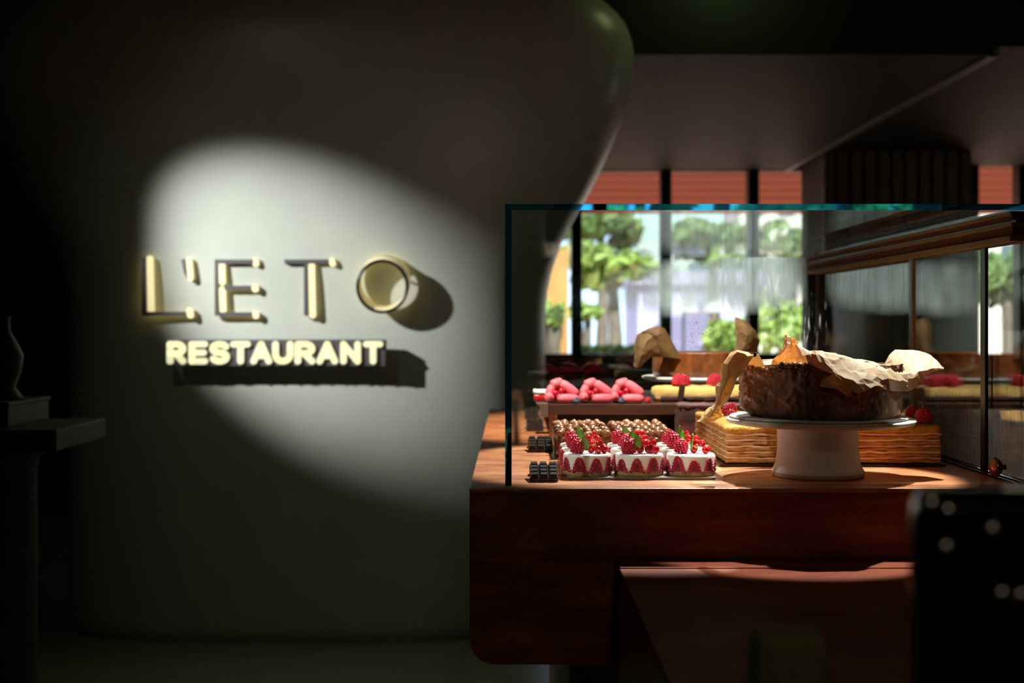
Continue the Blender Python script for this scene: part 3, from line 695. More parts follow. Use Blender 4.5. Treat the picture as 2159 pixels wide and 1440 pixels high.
# ---------------------------------------------------------------- chocolate bars on wedge rests along the side pane
CXS = [(1117, 1177, 1.918, 'front'), (1114, 1166, 2.36, 'second'), (1110, 1146, 2.82, 'third'), (1107, 1136, 3.17, 'rearmost')]
chunk0 = None
for (a, b_, Y, nm) in CXS:
    x0, x1 = PX(a, Y), PX(b_, Y); wd = x1 - x0; L = .060; ang = math.radians(14)
    t = thing('chocolate_bar', f'dark chocolate bar in squares propped along the glass, {nm} of the four', 'chocolate bar', (x0, Y, CZ + .0012), 'chocolate bars beside the side pane'); 
    b = nb(); box(b, 0, wd, 0, L, 0, .004); o = obj('bar', b, M['chocolate'], t, world=False, smooth=False); o.rotation_euler = (ang, 0, 0)
    for i in range(3):
        for j in range(4):
            if chunk0 is None:
                b = nb(); vs, fs = box(b, -.5, .5, -.5, .5, 0, 1)
                for v in b.verts:
                    if v.co.z > .5: v.co.x *= .72; v.co.y *= .68
                c = chunk0 = obj('chunk', b, M['chocolate'], o, world=False, smooth=False)
            else: c = piece(chunk0, 'chunk', o)
            c.location = (wd * (i + .5) / 3, L * (j + .5) / 4, .004); c.scale = (wd / 3 * .9, L / 4 * .9, .0062)
    wgt = nb(); vs = [wgt.verts.new(q) for q in ((x0 + .004, Y + .025, CZ), (x1 - .004, Y + .025, CZ), (x0 + .004, Y + .055, CZ), (x1 - .004, Y + .055, CZ),
          (x0 + .004, Y + .025, CZ + .0065), (x1 - .004, Y + .025, CZ + .0065), (x0 + .004, Y + .055, CZ + .0135), (x1 - .004, Y + .055, CZ + .0135))]
    for q in ((0, 1, 3, 2), (4, 6, 7, 5), (0, 4, 5, 1), (2, 3, 7, 6), (0, 2, 6, 4), (1, 5, 7, 3)): wgt.faces.new([vs[i] for i in q])
    wo = obj('wedge_rest', wgt, M['wood_dark'], None, smooth=False); tag(wo, f'small wooden wedge propping the {nm} chocolate bar', 'wedge', 'wedges under the chocolate bars')
    st = obj('wood_strip', bx(x0 - .002, x1 + .012, Y + .075, Y + .086, CZ, CZ + .003, .0008), M['rail_brown'], None, smooth=False)
    tag(st, f'thin wooden strip behind the {nm} chocolate bar', 'wood strip', 'wood strips between the chocolate bars')

# ---------------------------------------------------------------- chocolate nut slabs
nut0 = None
for (a, b_, nm) in ((1174, 1290, 'left'), (1302, 1424, 'right')):
    Y = 2.25; x0, x1 = PX(a, Y), PX(b_, Y); D = .27; H = .031
    t = thing('nut_slab', f'{nm} chocolate slab covered with whole glazed nuts behind the tarts', 'cake', ((x0 + x1) / 2, Y + D / 2, CZ + .004), 'chocolate nut slabs')
    obj('chocolate_base', noisy_box(x0, x1, Y, Y + D, CZ + .004, CZ + .004 + H, 26, .0016, 70, a, .004), M['milk_choc'], t)
    b = nb()
    for k in range(7):
        xx = x0 + (x1 - x0) * (k + .5) / 7; ln = R.uniform(.008, .022); tube(b, [(xx, Y - .0008, CZ + .004 + H - .001), (xx, Y - .0012, CZ + .004 + H - ln)], [.0022, .0030], 8)
        ball(b, (xx, Y - .0012, CZ + .004 + H - ln), .0031, 8, 6)
    obj('drips', b, M['milk_choc'], t)
    nx, ny = 6, 15
    for i in range(nx):
        for j in range(ny):
            q = Vector((x0 + (x1 - x0) * (i + .5 + R.uniform(-.25, .25)) / nx, Y + D * (j + .5 + R.uniform(-.25, .25)) / ny, CZ + .004 + H + .0045 + R.uniform(-.001, .003)))
            if nut0 is None:
                bb = nb(); ball(bb, (0, 0, 0), .0078, 10, 8, (1, .82, .84)); 
                for v in bb.verts: v.co += noise.noise_vector(v.co * 300) * .0008
                o = nut0 = obj('nut', bb, M['nut'], t, world=False)
            else: o = piece(nut0, 'nut', t)
            o.location = q - Vector(t.location); o.rotation_euler = (R.uniform(-.6, .6), R.uniform(-.6, .6), R.uniform(0, 6)); o.scale = (R.uniform(.85, 1.15),) * 3
tx0, tx1 = PX(1174, 2.25) - .008, PX(1424, 2.25) + .008
o = obj('tray', bx(tx0, tx1, 2.235, 2.535, CZ + .0004, CZ + .004, .001), M['acrylic'], None, smooth=False); tag(o, 'clear plastic tray under the chocolate nut slabs', 'tray')

# ---------------------------------------------------------------- raised shelf with pink pastries
SY0, SY1 = 2.62, 3.16; SZ = PZ(852, SY0); sx0, sx1 = PX(1157, SY0), .64
sh = thing('display_shelf', 'low dark wooden shelf raised behind the nut slabs in the case', 'shelf', (.35, 2.9, CZ))
obj('shelf_board', bx(sx0, sx1, SY0, SY1, SZ - .021, SZ, .0015), M['wood_dark'], sh, smooth=False)
for (x, y) in ((sx0 + .008, SY0 + .012), (sx1 - .012, SY0 + .012), (sx0 + .008, SY1 - .012), (sx1 - .012, SY1 - .012)):
    obj('leg', bx(x - .007, x + .007, y - .007, y + .007, CZ, SZ - .021), M['copper'] if x < .2 else M['wood_dark'], sh, smooth=False)
o = obj('void_panel', bx(sx0 + .02, sx1 - .02, SY0 + .12, SY0 + .128, CZ, SZ - .021), M['black_metal'], sh, smooth=False)  # black sheet added for the shade in the void under the shelf
b = nb(); p0 = P(1131, 852, SY0); p1 = P(1156, 879, SY0)
pr = [(p0.x, p0.z + .001), (p0.x + .007, p0.z - .004), (p0.x + .010, p1.z), (p1.x, p1.z), (p1.x, p0.z + .001)]
A = [b.verts.new((x, SY0 + .002, z)) for x, z in pr]; B = [b.verts.new((x, SY0 + .05, z)) for x, z in pr]
b.faces.new(A); b.faces.new(B[::-1])
for i in range(5): b.faces.new((A[i], B[i], B[(i + 1) % 5], A[(i + 1) % 5]))
obj('end_clip', b, M['steel'], sh, smooth=False)
def finger_bm(L=.045, r=.0088):
    bm = nb(); prof = [(0, -L / 2)] + [(r * math.sin(PI / 2 * k / 5), -L / 2 + r * 1.2 * (1 - math.cos(PI / 2 * k / 5))) for k in range(1, 6)] + [(r * 1.06, 0)] + [(r * math.sin(PI / 2 * k / 5), L / 2 - r * 1.2 * (1 - math.cos(PI / 2 * k / 5))) for k in range(5, 0, -1)] + [(0, L / 2)]
    lathe(prof, 16, bm=bm); bmesh.ops.rotate(bm, cent=(0, 0, 0), matrix=Matrix.Rotation(PI / 2, 3, 'Y'), verts=bm.verts); return bm
pas = thing('berry_pastry', 'x', 'pastry')
b = nb(); lathe([(0, 0), (.026, 0), (.028, .004), (.027, .008), (0, .008)], 28, bm=b); obj('pastry_base', b, M['sponge'], pas, world=False)
b = nb(); lathe([(.025, .008), (.024, .017), (.018, .026), (.008, .031), (0, .032)], 24, bm=b)
for v in b.verts: v.co += noise.noise_vector(v.co * 140) * .002
obj('berry_jelly', b, M['jelly'], pas, world=False)
fin = obj('ladyfinger', finger_bm(), M['pink_biscuit'], pas, world=False)
fin.location = (.014, -.0305, .0092); fin.rotation_euler = (0, .02, .10); fin.scale = (1.0, 1.05, 1.05)
o = piece(fin, 'ladyfinger', pas, (.0165, -.018, .0285), (.1, .62, -.15), (1.0, 1.15, 1.15))
o = piece(fin, 'ladyfinger', pas, (-.0075, -.013, .0385), (0, -.28, .2), (.62, 1.2, 1.15))
o = piece(fin, 'ladyfinger', pas, (-.020, -.019, .026), (.2, -1.0, .6), (.50, .95, .95))
o = piece(fin, 'ladyfinger', pas, (-.022, -.026, .0125), (0, .3, .7), (.46, 1.0, 1.0))
for q_ in ((-.011, -.027, .020), (.001, -.028, .0245), (-.004, -.031, .0125)):
    b = nb(); ball(b, (0, 0, 0), .0062, 12, 8); c_ = obj('berry', b, M['raspberry'], pas, world=False); c_.location = q_
for k, (px, nm) in enumerate(((1181, 'left'), (1250, 'middle'), (1320, 'right'))):
    loc = (PX(px, 2.68), 2.675, SZ); lab = f'{nm} pink ladyfinger pastry with red berries on the dark shelf'
    if k == 0: o = pas; o.location = loc; o['label'] = lab
    else: o = copy_thing(pas, loc, (.1, -.12)[k - 1], lab)
    o['group'] = 'pink pastries on the dark shelf'
for px, nm, d in ((1213, 'between the left and middle pink pastries', 0), (1308, 'in front of the right pink pastry', -.012)):
    place(blue_o, blue_used, (PX(px, 2.64), 2.632 + (0 if d == 0 else .0), SZ), (.5, .2, 0), f'blueberry {nm}', 'blueberry', 'blueberries among the pastries', 1.12)
raspberry((PX(1366, 2.65), 2.65, SZ), 'tiny red berry at the right end of the pink pastries', None, scale=.55)
t = thing('cream_pastry', 'cream topped red pastry at the left end of the shelf', 'pastry', (PX(1135, 2.72), 2.74, SZ))
obj('pastry_base', noisy_box(sx0 - .028, sx0 + .03, 2.72, 2.76, SZ + .0002, SZ + .013, 8, .001, 90, 3, .003), M['jelly'], t)
obj('cream_layer', noisy_box(sx0 - .029, sx0 + .03, 2.719, 2.762, SZ + .013, SZ + .023, 8, .0015, 90, 5, .004), M['cream'], t)

# ---------------------------------------------------------------- layer cakes behind the stand
def layer_cake(name, label, x0, x1, y0, y1, z0, layers, top_m, seed):
    t = thing(name, label, 'cake', ((x0 + x1) / 2, (y0 + y1) / 2, z0)); z = z0; k = 0
    for (part, h, m, inset) in layers:
        o = obj(part, noisy_box(x0 + inset, x1 - inset, y0 + inset, y1 - inset, z, z + h, 44, .0022, 42, seed + k * 3.7, h * .32), m, t); z += h; k += 1
    obj('crumb_topping', noisy_box(x0 - .001, x1 + .001, y0 - .001, y1 + .001, z - .002, z + .0125, 40, .0020, 60, seed + 99, .006), top_m, t)
    return z + .0125
LY = 2.13; zt = CZ + .0056
def board(x0, x1, y0, y1, label):
    o = obj('cake_board', bx(x0, x1, y0, y1, CZ + .0003, CZ + .0043, .001), M['chocolate'], None, smooth=False); tag(o, label, 'cake board')
xa, xb, xc, xd = PX(1531, LY), PX(1712, LY), PX(1738, LY), PX(1984, LY)
board(xa - .012, xb + .004, LY - .006, 2.50, 'dark board under the honey layer cake behind the stand')
board(xc - .004, xd + .006, LY - .006, 2.50, 'dark board under the right sponge layer cake')
L1 = []
for k in range(5): L1 += [('crepe_layer', .0060, M['sponge_pale'], 0), ('cream_layer', .0033, M['filling'], .0007)]
h1 = layer_cake('honey_cake', 'tall honey layer cake left of the stand foot with golden crumb top', xa, xb, LY, 2.49, zt, L1, M['crumb'], 4)
L2 = []
for k in range(5): L2 += [('sponge_layer', .0058, M['sponge'], 0), ('cream_layer', .0038, M['filling_pink'] if k % 2 == 0 else M['filling'], .0003)]
h2 = layer_cake('sponge_cake', 'sponge layer cake with berry cream right of the stand foot', xc, xd, LY, 2.49, zt, L2, M['crumb'], 9)
raspberry((PX(1946, 2.17), 2.165, h2 + .0005), 'raspberry on the right front corner of the sponge layer cake', None, (0, .05), 1.2)
raspberry((PX(1921, 2.28), 2.28, h2 + .0005), 'raspberry behind the blueberry on the sponge layer cake', None, (0, .3), 1.05)
place(blue_o, blue_used, (PX(1934, 2.22), 2.225, h2 + .0005), (0, .4, 0), 'dark blueberry beside the raspberry on the sponge layer cake', 'blueberry', None, 1.2)
place(leaf_o, leaf_used, (PX(1908, 2.2), 2.20, h2 + .004), (1.3, .2, 1.2), 'dark flat leaf lying on the sponge layer cake', 'leaf', None, 1.0)
raspberry((PX(1548, 2.24), 2.24, h1 + .0005), 'raspberry on the honey layer cake beside the blueberry', None, (.3, -.3), .9)
raspberry((PX(1530, 2.36), 2.36, h1 + .0005), 'raspberry on the honey layer cake under the paper flap', None, (.4, -.6), 1.2)
place(blue_o, blue_used, (PX(1563, 2.24), 2.245, h1 + .0005), (0, .4, 0), 'blueberry on the honey layer cake under the plate rim', 'blueberry', None, 1.2)
# chocolate berry cake and yellow sponge
x0, x1 = PX(1432, 2.54), PX(1600, 2.54)
t = thing('chocolate_cake', 'dark chocolate cake with red berry pieces behind the honey cake', 'cake', ((x0 + x1) / 2, 2.58, CZ))
obj('cake_body', noisy_box(x0, x1, 2.53, 2.612, CZ + .0005, CZ + .070, 26, .003, 50, 6, .006), M['choc_cake'], t)
obj('glaze', noisy_box(x0 - .001, x1 + .001, 2.529, 2.613, CZ + .066, CZ + .074, 26, .0025, 60, 8, .003), M['choc_cake'], t)
x0, x1 = PX(1380, 2.70), .62
t = thing('yellow_sponge', 'long yellow sponge cake topped with raspberries on the dark shelf', 'cake', ((x0 + x1) / 2, 2.74, SZ))
bm = noisy_box(x0, x1, 2.69, 2.79, SZ + .0004, SZ + .030, 40, .002, 40, 12, .012)
obj('sponge_body', bm, M['roll'], t)
obj('berry_filling', noisy_box(x0 + .012, x1 - .005, 2.686, 2.69, SZ + .001, SZ + .011, 40, .002, 90, 15), M['choc_cake'], t)
for k, (px, yy) in enumerate(((1427, 2.73), (1446, 2.72), (1500, 2.745), (1512, 2.72), (1640, 2.73), (1680, 2.72))):
    raspberry((PX(px, yy), yy, SZ + .0293), ('raspberry behind the dark band on the yellow sponge', 'raspberry right of the dark band on the yellow sponge', 'raspberry on the yellow sponge touching the paper flap', 'front raspberry beside the paper flap on the yellow sponge', 'raspberry on the yellow sponge behind the parchment cake', 'rightmost raspberry on the yellow sponge behind the cake')[k], 'raspberries on the yellow sponge', (.2, .2), 1.15)
for k, (xx, yy) in enumerate(((.56, 2.705), (.60, 2.705), (.585, 2.735), (.61, 2.765), (.56, 2.77))):
    raspberry((xx, yy, SZ + .0293), ('nearest left', 'nearest right', 'middle', 'rear right', 'rear left')[k] + ' raspberry of the five at the right end of the yellow sponge', 'raspberries at the right end of the yellow sponge', (.2, .1), 1.1)
b = nb(); xq = PX(1433, 2.675); box(b, xq - .006, xq + .006, 2.668, 2.674, SZ + .0003, SZ + .036); bmesh.ops.rotate(b, cent=(xq, 2.67, SZ), matrix=Matrix.Rotation(.14, 3, 'Y'), verts=b.verts)
bmesh.ops.bevel(b, geom=b.edges[:], offset=.0012, segments=2, affect='EDGES')
o = obj('chocolate_stick', b, M['chocolate'], None, smooth=False); tag(o, 'dark chocolate strip leaning on the yellow sponge front', 'chocolate stick')

# ---------------------------------------------------------------- cake stands
SYc = 2.0; SXc = PX(1729, SYc)
ZP = PZ(886, SYc)            # plate rim centre height
st = thing('cake_stand', 'white ceramic cake stand with flared foot at the front right', 'cake stand', (SXc, SYc, CZ))
fx = PX(1724, SYc) - SXc
r0 = .0685; hh = ZP - CZ
obj('foot', lathe([(0, .0062), (.0, .0062), (r0, .006), (r0 * 1.0, .0085), (r0 * .965, .0125), (r0 * .92, .02), (r0 * .885, .034), (r0 * .872, .05), (r0 * .885, hh - .012), (r0 * .93, hh - .006), (0, hh - .006)], 72, fx, 0), M['ceramic'], st, world=False)
obj('clay_rim', lathe([(0, 0), (r0 * .97, 0), (r0 * 1.0, .002), (r0 * 1.004, .0058), (r0 * .9, .0062), (0, .0062)], 72, fx, 0), M['ceramic_foot'], st, world=False)['label'] = 'unglazed brown foot rim'
obj('plate', lathe([(0, hh - .006), (.125, hh - .006), (.137, hh - .0035), (.1405, hh + .0005), (.1385, hh + .0035), (.128, hh + .0035), (.12, hh + .002), (0, hh + .002)], 96), M['ceramic'], st, world=False)
bo = obj('cake_board', lathe([(0, ZP + .0042), (.131, ZP + .0042), (.1325, ZP + .0055), (.131, ZP + .0068), (0, ZP + .0068)], 96, SXc - .003, SYc), M['board'], None); tag(bo, 'thin grey round board under the parchment wrapped cheesecake', 'cake board')
ZC = ZP + .0072; CR = .1195; CH = PZ(766, SYc) - ZC
ck = thing('cheesecake', 'large burnt cheesecake wrapped in torn baking parchment on the front stand', 'cake', (SXc, SYc, ZC))
# wrapped side with vertical folds
bm = nb(); NU, NV = 320, 56; rows = []
for j in range(NV + 1):
    v = j / NV; row = []
    for i in range(NU):
        a = 2 * PI * i / NU
        n1 = noise.noise(Vector((math.cos(a) * 5, math.sin(a) * 5, v * 1.2))); n2 = abs(noise.noise(Vector((math.cos(a) * 11 + v * .8, math.sin(a) * 11, v * 2.2 + 3)))); n3 = abs(noise.noise(Vector((math.cos(a) * 24, math.sin(a) * 24, v * 6 + 7))))
        n4 = 1 - abs(noise.noise(Vector((math.cos(a) * 7 + v * 2.2, math.sin(a) * 7 + v, v * 2.5 + 13)))) * 3.2
        r = CR + .003 * n1 - .009 * n2 - .0052 * n3 + .004 * max(0, n4) ** 2
        r -= .006 * max(0, 1 - v / .16) ** 2 + .012 * max(0, 1 - v / .3) ** 2 * (1 if math.cos(a) < -.1 else .25)
        row.append(bm.verts.new((r * math.cos(a), r * math.sin(a), v * (CH - .010 * max(0, min(1, math.sin(a) * 2 + .3))) * (1 + .02 * n1))))
    rows.append(row)
for a, b in zip(rows, rows[1:]):
    for i in range(NU): bm.faces.new((a[i], a[(i + 1) % NU], b[(i + 1) % NU], b[i]))
bm.faces.new(rows[0][::-1])
obj('paper_wrap', bm, M['wrap'], ck, world=False)['label'] = 'dark browned wrinkled paper side'
bm = nb(); rows = []
for j in range(26):
    u = j / 25; row = []
    for i in range(120):
        a = 2 * PI * i / 120; r = (CR - .005) * u
        z = CH - .011 - .003 * u ** 6 + .004 * noise.noise(Vector((r * math.cos(a) * 50, r * math.sin(a) * 50, 2))) + .003 * abs(noise.noise(Vector((r * math.cos(a) * 130, r * math.sin(a) * 130, 5))))
        row.append(bm.verts.new((r * math.cos(a), r * math.sin(a), z)))
    rows.append(row)
for a, b in zip(rows, rows[1:]):
    for i in range(120): bm.faces.new((a[i], a[(i + 1) % 120], b[(i + 1) % 120], b[i]))
bmesh.ops.remove_doubles(bm, verts=bm.verts, dist=1e-5)
obj('burnt_top', bm, M['burnt_top'], ck, world=False)
# bumpy dark crust along the front rim and golden crumb patches
def lumps(name, m, a0, a1, n, zlo, zhi, rr, seed, rad=CR - .001):
    q = random.Random(seed); b = nb()
    for _ in range(n):
        a = math.radians(q.uniform(a0, a1)); z = q.uniform(zlo, zhi)
        v = ball(b, (rad * math.cos(a), rad * math.sin(a), z), q.uniform(*rr), 8, 6, (1, 1, .7))
        for x in v: x.co += noise.noise_vector(x.co * 260) * .0015
    o = obj(name, b, m, ck, world=False); return o
lumps('crust_rim', M['burnt_top'], 228, 280, 75, CH - .009, CH + .0015, (.0035, .0075), 5, CR - .003)
lumps('crumb', M['crust'], 196, 232, 36, CH - .014, CH - .002, (.0022, .0045), 6, CR - .003)
lumps('crumb', M['crust'], 274, 283, 30, CH - .034, CH - .012, (.0022, .005), 8, CR + .0005)
# parchment flaps
def flap(rows, Y, nm, label, **k):
    o = obj('parchment_flap', sheet(pp(rows, Y), **k), M['paper_tan' if nm == 'a' else 'paper'], ck, smooth=False); o['label'] = label
flap([[(1578, 774, .03), (1590, 772, .02), (1602, 772, .0), (1614, 776, -.005)],
      [(1552, 743, .03), (1568, 741, .005), (1582, 748, -.008), (1596, 745, -.014)],
      [(1524, 776, .035), (1537, 762, .005), (1550, 764, .002), (1570, 778, -.01)],
      [(1521, 801, .03), (1532, 795, .0), (1542, 797, .004), (1554, 801, -.005)],
      [(1509, 815, .02), (1522, 818, -.004), (1535, 819, .006), (1549, 819, 0)],
      [(1509, 834, .015), (1518, 836, -.004), (1528, 839, .004), (1538, 844, 0)],
      [(1504, 851, .008), (1510, 854, -.002), (1516, 857, .002), (1521, 859, 0)],
      [(1489, 858, .006), (1500, 864, -.006), (1512, 868, -.002), (1524, 873, .006)],
      [(1476, 875, .002), (1488, 880, -.008), (1505, 884, -.004), (1524, 882, .006)],
      [(1468, 886, 0), (1480, 892, -.004), (1494, 894, -.002), (1509, 891, .003)]], 1.93, 'a', 'long strip hanging over the left side', nu=6, nv=22, creases=26, amp=.0032, seed=3)
flap([[(1620, 776, 0), (1645, 777, .02), (1668, 777, .026), (1690, 777, .03), (1718, 774, .02)],
      [(1630, 757, 0), (1648, 752, .0), (1668, 753, .015), (1690, 752, .0), (1712, 754, .01)],
      [(1643, 739, 0), (1655, 732, -.012), (1668, 731, .012), (1681, 729, -.008), (1698, 738, .01)],
      [(1653, 717, 0), (1660, 713, -.01), (1668, 717, .006), (1676, 722, -.006), (1684, 725, .004)],
      [(1657, 706, 0), (1662, 708, -.006), (1668, 711, 0), (1675, 715, -.004), (1684, 720, .0)]], 2.06, 'b', 'peak standing up behind the cake', nu=10, nv=10, creases=22, amp=.0040, seed=9)
flap([[(1570, 774, -.02), (1620, 768, .01), (1680, 768, .03), (1740, 766, .03), (1800, 768, 0)],
      [(1570, 770, -.02), (1620, 760, .02), (1680, 762, .035), (1740, 760, .035), (1800, 762, .01)],
      [(1572, 766, -.015), (1622, 757, .022), (1680, 759, .04), (1740, 757, .04), (1800, 758, .015)]], 2.055, 'f', 'paper lip along the rear rim', nu=26, nv=5, creases=14, amp=.002, seed=29)
flap([[(1712, 770, .09), (1735, 768, .08), (1765, 768, .075), (1800, 770, .075), (1838, 772, .08), (1870, 776, .09), (1902, 780, .13)],
      [(1706, 756, .04), (1722, 748, .035), (1757, 750, .03), (1795, 750, .03), (1836, 750, .04), (1868, 756, .06), (1902, 764, .11)],
      [(1701, 754, .02), (1717, 750, .012), (1752, 756, .004), (1792, 760, .004), (1838, 762, .012), (1872, 771, .036), (1910, 780, .09)],
      [(1701, 760, .015), (1722, 768, .004), (1758, 778, -.012), (1800, 792, -.016), (1846, 791, -.006), (1876, 798, .024), (1914, 802, .08)],
      [(1702, 766, .014), (1732, 782, .004), (1768, 796, -.018), (1809, 829, -.022), (1848, 813, -.014), (1870, 823, .016), (1906, 825, .07)]], 1.868, 'c', 'pale fold draped over the front right', nu=24, nv=11, creases=40, amp=.0034, seed=17)
flap([[(1866, 772, .05), (1879, 741, .06), (1908, 738, .06), (1953, 746, .045), (1976, 757, .02), (1993, 773, .0)],
      [(1868, 776, .03), (1888, 764, .02), (1918, 760, .0), (1950, 764, -.01), (1973, 768, -.006), (1992, 774, -.004)],
      [(1872, 793, .0), (1898, 796, -.02), (1922, 790, -.03), (1946, 784, -.03), (1966, 782, -.018), (1984, 779, -.008)],
      [(1874, 812, -.02), (1901, 826, -.035), (1928, 819, -.035), (1946, 803, -.025), (1962, 791, -.015), (1980, 782, -.008)]], 2.0, 'd', 'broad cupped flare sticking out to the right', nu=16, nv=10, creases=34, amp=.0040, seed=22)
flap([[(1733, 800, .006), (1752, 790, 0), (1775, 792, -.004), (1790, 806, -.004)],
      [(1728, 812, .004), (1752, 806, -.004), (1775, 812, -.006), (1796, 824, -.004)],
      [(1736, 816, .004), (1758, 818, -.004), (1776, 828, -.004), (1790, 838, .002)]], 1.872, 'e', 'torn shred on the cake side', nu=10, nv=8, creases=10, amp=.003, seed=31)
for (px, py, dy, rx, rz, tilt) in ((1552, 749, .02, .0019, .0052, .5), (1592, 748, -.018, .0024, .0036, .4)):
    b = nb(); ball(b, (0, 0, 0), 1, 10, 6, (rx, .0011, rz)); bmesh.ops.rotate(b, cent=(0, 0, 0), matrix=Matrix.Rotation(tilt, 3, 'Y'), verts=b.verts)
    bmesh.ops.translate(b, verts=b.verts, vec=P(px, py, 1.924 + dy)); obj('char_mark', b, M['chocolate'], ck)

# rear stand and cake on the shelf
RYc = 2.98; RXc = PX(1485, RYc); rzp = PZ(797, RYc)
rs = thing('cake_stand', 'white cake stand at the back of the shelf, half hidden by parchment', 'cake stand', (RXc, RYc, SZ))
h3 = rzp - SZ
obj('foot', lathe([(0, 0), (.06, 0), (.058, .005), (.045, .014), (.045, h3 - .006), (0, h3 - .006)], 48), M['ceramic'], rs, world=False)
obj('plate', lathe([(0, h3 - .006), (.12, h3 - .006), (.137, h3 - .002), (.14, h3 + .003), (.136, h3 + .005), (0, h3 + .004)], 64), M['ceramic'], rs, world=False)
ZC2 = rzp + .0055; H2 = PZ(742, RYc) - ZC2
ck2 = thing('cheesecake', 'amber cheesecake in dark parchment on the rear stand near the far glass', 'cake', (RXc, RYc, ZC2))
bm = nb(); rows = []
for j in range(21):
    v = j / 20; row = []
    for i in range(120):
        a = 2 * PI * i / 120; r = .117 - .004 * abs(noise.noise(Vector((math.cos(a) * 9, math.sin(a) * 9, v * 2)))) - .006 * max(0, 1 - v / .25) ** 2
        row.append(bm.verts.new((r * math.cos(a), r * math.sin(a), v * H2)))
    rows.append(row)
for a, b in zip(rows, rows[1:]):
    for i in range(120): bm.faces.new((a[i], a[(i + 1) % 120], b[(i + 1) % 120], b[i]))
bm.faces.new(rows[0][::-1]); bm.faces.new(rows[-1])
obj('cake_body', bm, M['amber_cake'], ck2, world=False)
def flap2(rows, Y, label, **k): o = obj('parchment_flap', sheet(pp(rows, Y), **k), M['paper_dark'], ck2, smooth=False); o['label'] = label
flap2([[(1372, 752, .02), (1400, 752, 0), (1430, 756, 0), (1440, 760, .01)],
       [(1352, 712, .02), (1372, 706, -.01), (1400, 704, -.01), (1432, 748, .02)],
       [(1346, 705, .03), (1365, 696, 0), (1395, 692, 0), (1425, 735, .03)],
       [(1338, 722, .02), (1352, 722, -.02), (1372, 728, -.02), (1400, 745, .0)],
       [(1335, 745, .01), (1345, 750, -.02), (1358, 748, -.02), (1374, 748, 0)],
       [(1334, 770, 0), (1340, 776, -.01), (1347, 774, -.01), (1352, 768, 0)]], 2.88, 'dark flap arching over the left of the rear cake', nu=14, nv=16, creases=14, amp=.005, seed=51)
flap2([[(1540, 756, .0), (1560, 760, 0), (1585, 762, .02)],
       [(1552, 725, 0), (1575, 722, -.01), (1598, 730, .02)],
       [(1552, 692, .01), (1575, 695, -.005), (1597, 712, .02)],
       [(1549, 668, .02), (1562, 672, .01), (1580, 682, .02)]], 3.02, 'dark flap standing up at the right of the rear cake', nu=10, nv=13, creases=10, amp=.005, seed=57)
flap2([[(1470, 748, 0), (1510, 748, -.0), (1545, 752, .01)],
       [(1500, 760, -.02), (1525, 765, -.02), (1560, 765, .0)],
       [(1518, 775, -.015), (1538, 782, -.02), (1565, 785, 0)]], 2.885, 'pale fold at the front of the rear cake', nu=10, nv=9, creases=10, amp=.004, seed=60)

# ---------------------------------------------------------------- dark pedestal at the left and foreground pieces
PY = 3.3
pd = thing('pedestal', 'dark stone pedestal with broad capital at the left edge', 'pedestal', (PX(10, PY), PY, 0))
pz = PZ(890, PY); pcx = PX(5, PY)
obj('shaft', lathe([(0, 0), (.12, 0), (.12, .05), (.092, .07), (.084, .15), (.082, pz - .12), (.088, pz - .09), (.11, pz - .07), (.11, pz - .055), (0, pz - .055)], 40, pcx, PY), M['pedestal'], pd)
obj('capital', bx(pcx - .2, PX(174, PY), PY - .19, PY + .19, pz - .055, pz - .004, .004), M['pedestal'], pd, smooth=False)
t = thing('box', 'dark olive box standing on the left pedestal capital', 'box', (PX(10, PY), PY, pz))
obj('body', bx(pcx - .16, PX(62, PY), PY - .14, PY + .14, pz - .003, PZ(850, PY), .003), M['pedestal'], t, smooth=False)
obj('lid', bx(pcx - .165, PX(65, PY), PY - .145, PY + .145, PZ(850, PY), PZ(842, PY), .003), M['pedestal'], t, smooth=False)
b = nb(); kx, kz = PX(10, PY), PZ(842, PY)
lathe([(0, kz), (.05, kz), (.045, kz + .01), (.03, kz + .03), (.045, kz + .07), (.05, kz + .11), (.03, kz + .15), (.018, kz + .17), (.018, kz + .2), (.022, kz + .205), (0, kz + .205)], 32, pcx, PY, bm=b)
o = obj('vase', b, M['pedestal'], None); tag(o, 'small dark vase on the box at the left edge', 'vase')

fy = .60
fb = thing('black_stand', 'blurred black lacquered stand with steel beads for glints in the right foreground', 'stand', (.32, fy + .1, 0))
fx0 = PX(1952, fy); fz = PZ(1042, fy)
obj('body', bx(fx0, .5, fy, fy + .035, 0, fz, .012, 3), M['black_gloss'], fb, smooth=True, flat_angle=40)
for (px, py) in ((1998, 1160), (2096, 1122), (2116, 1258), (2156, 1262), (1968, 1068)):
    b = nb(); q = P(px, py, fy); ball(b, (q.x, fy + .0005, q.z), .0045, 14, 10, (1, .5, 1)); obj('stud', b, M['steel'], fb)  # steel beads stand in for glints on the lacquer
t = thing('chair_back', 'blurred olive upholstered chair back beside the black stand', 'chair', (PX(1860, .66), .72, 0))
ax0, ax1, az = PX(1756, .64), fx0 - .004, PZ(1338, .64)
obj('backrest', bx(ax0, ax1 + .02, .84, .88, .45, PZ(1338, .84), .012, 3), M['olive_fabric'], t, smooth=True, flat_angle=50)
for x in (ax0 + .012, ax1 + .008): obj('leg', bx(x - .008, x + .008, .85, .87, 0, .46), M['wood_dark'], t, smooth=False)

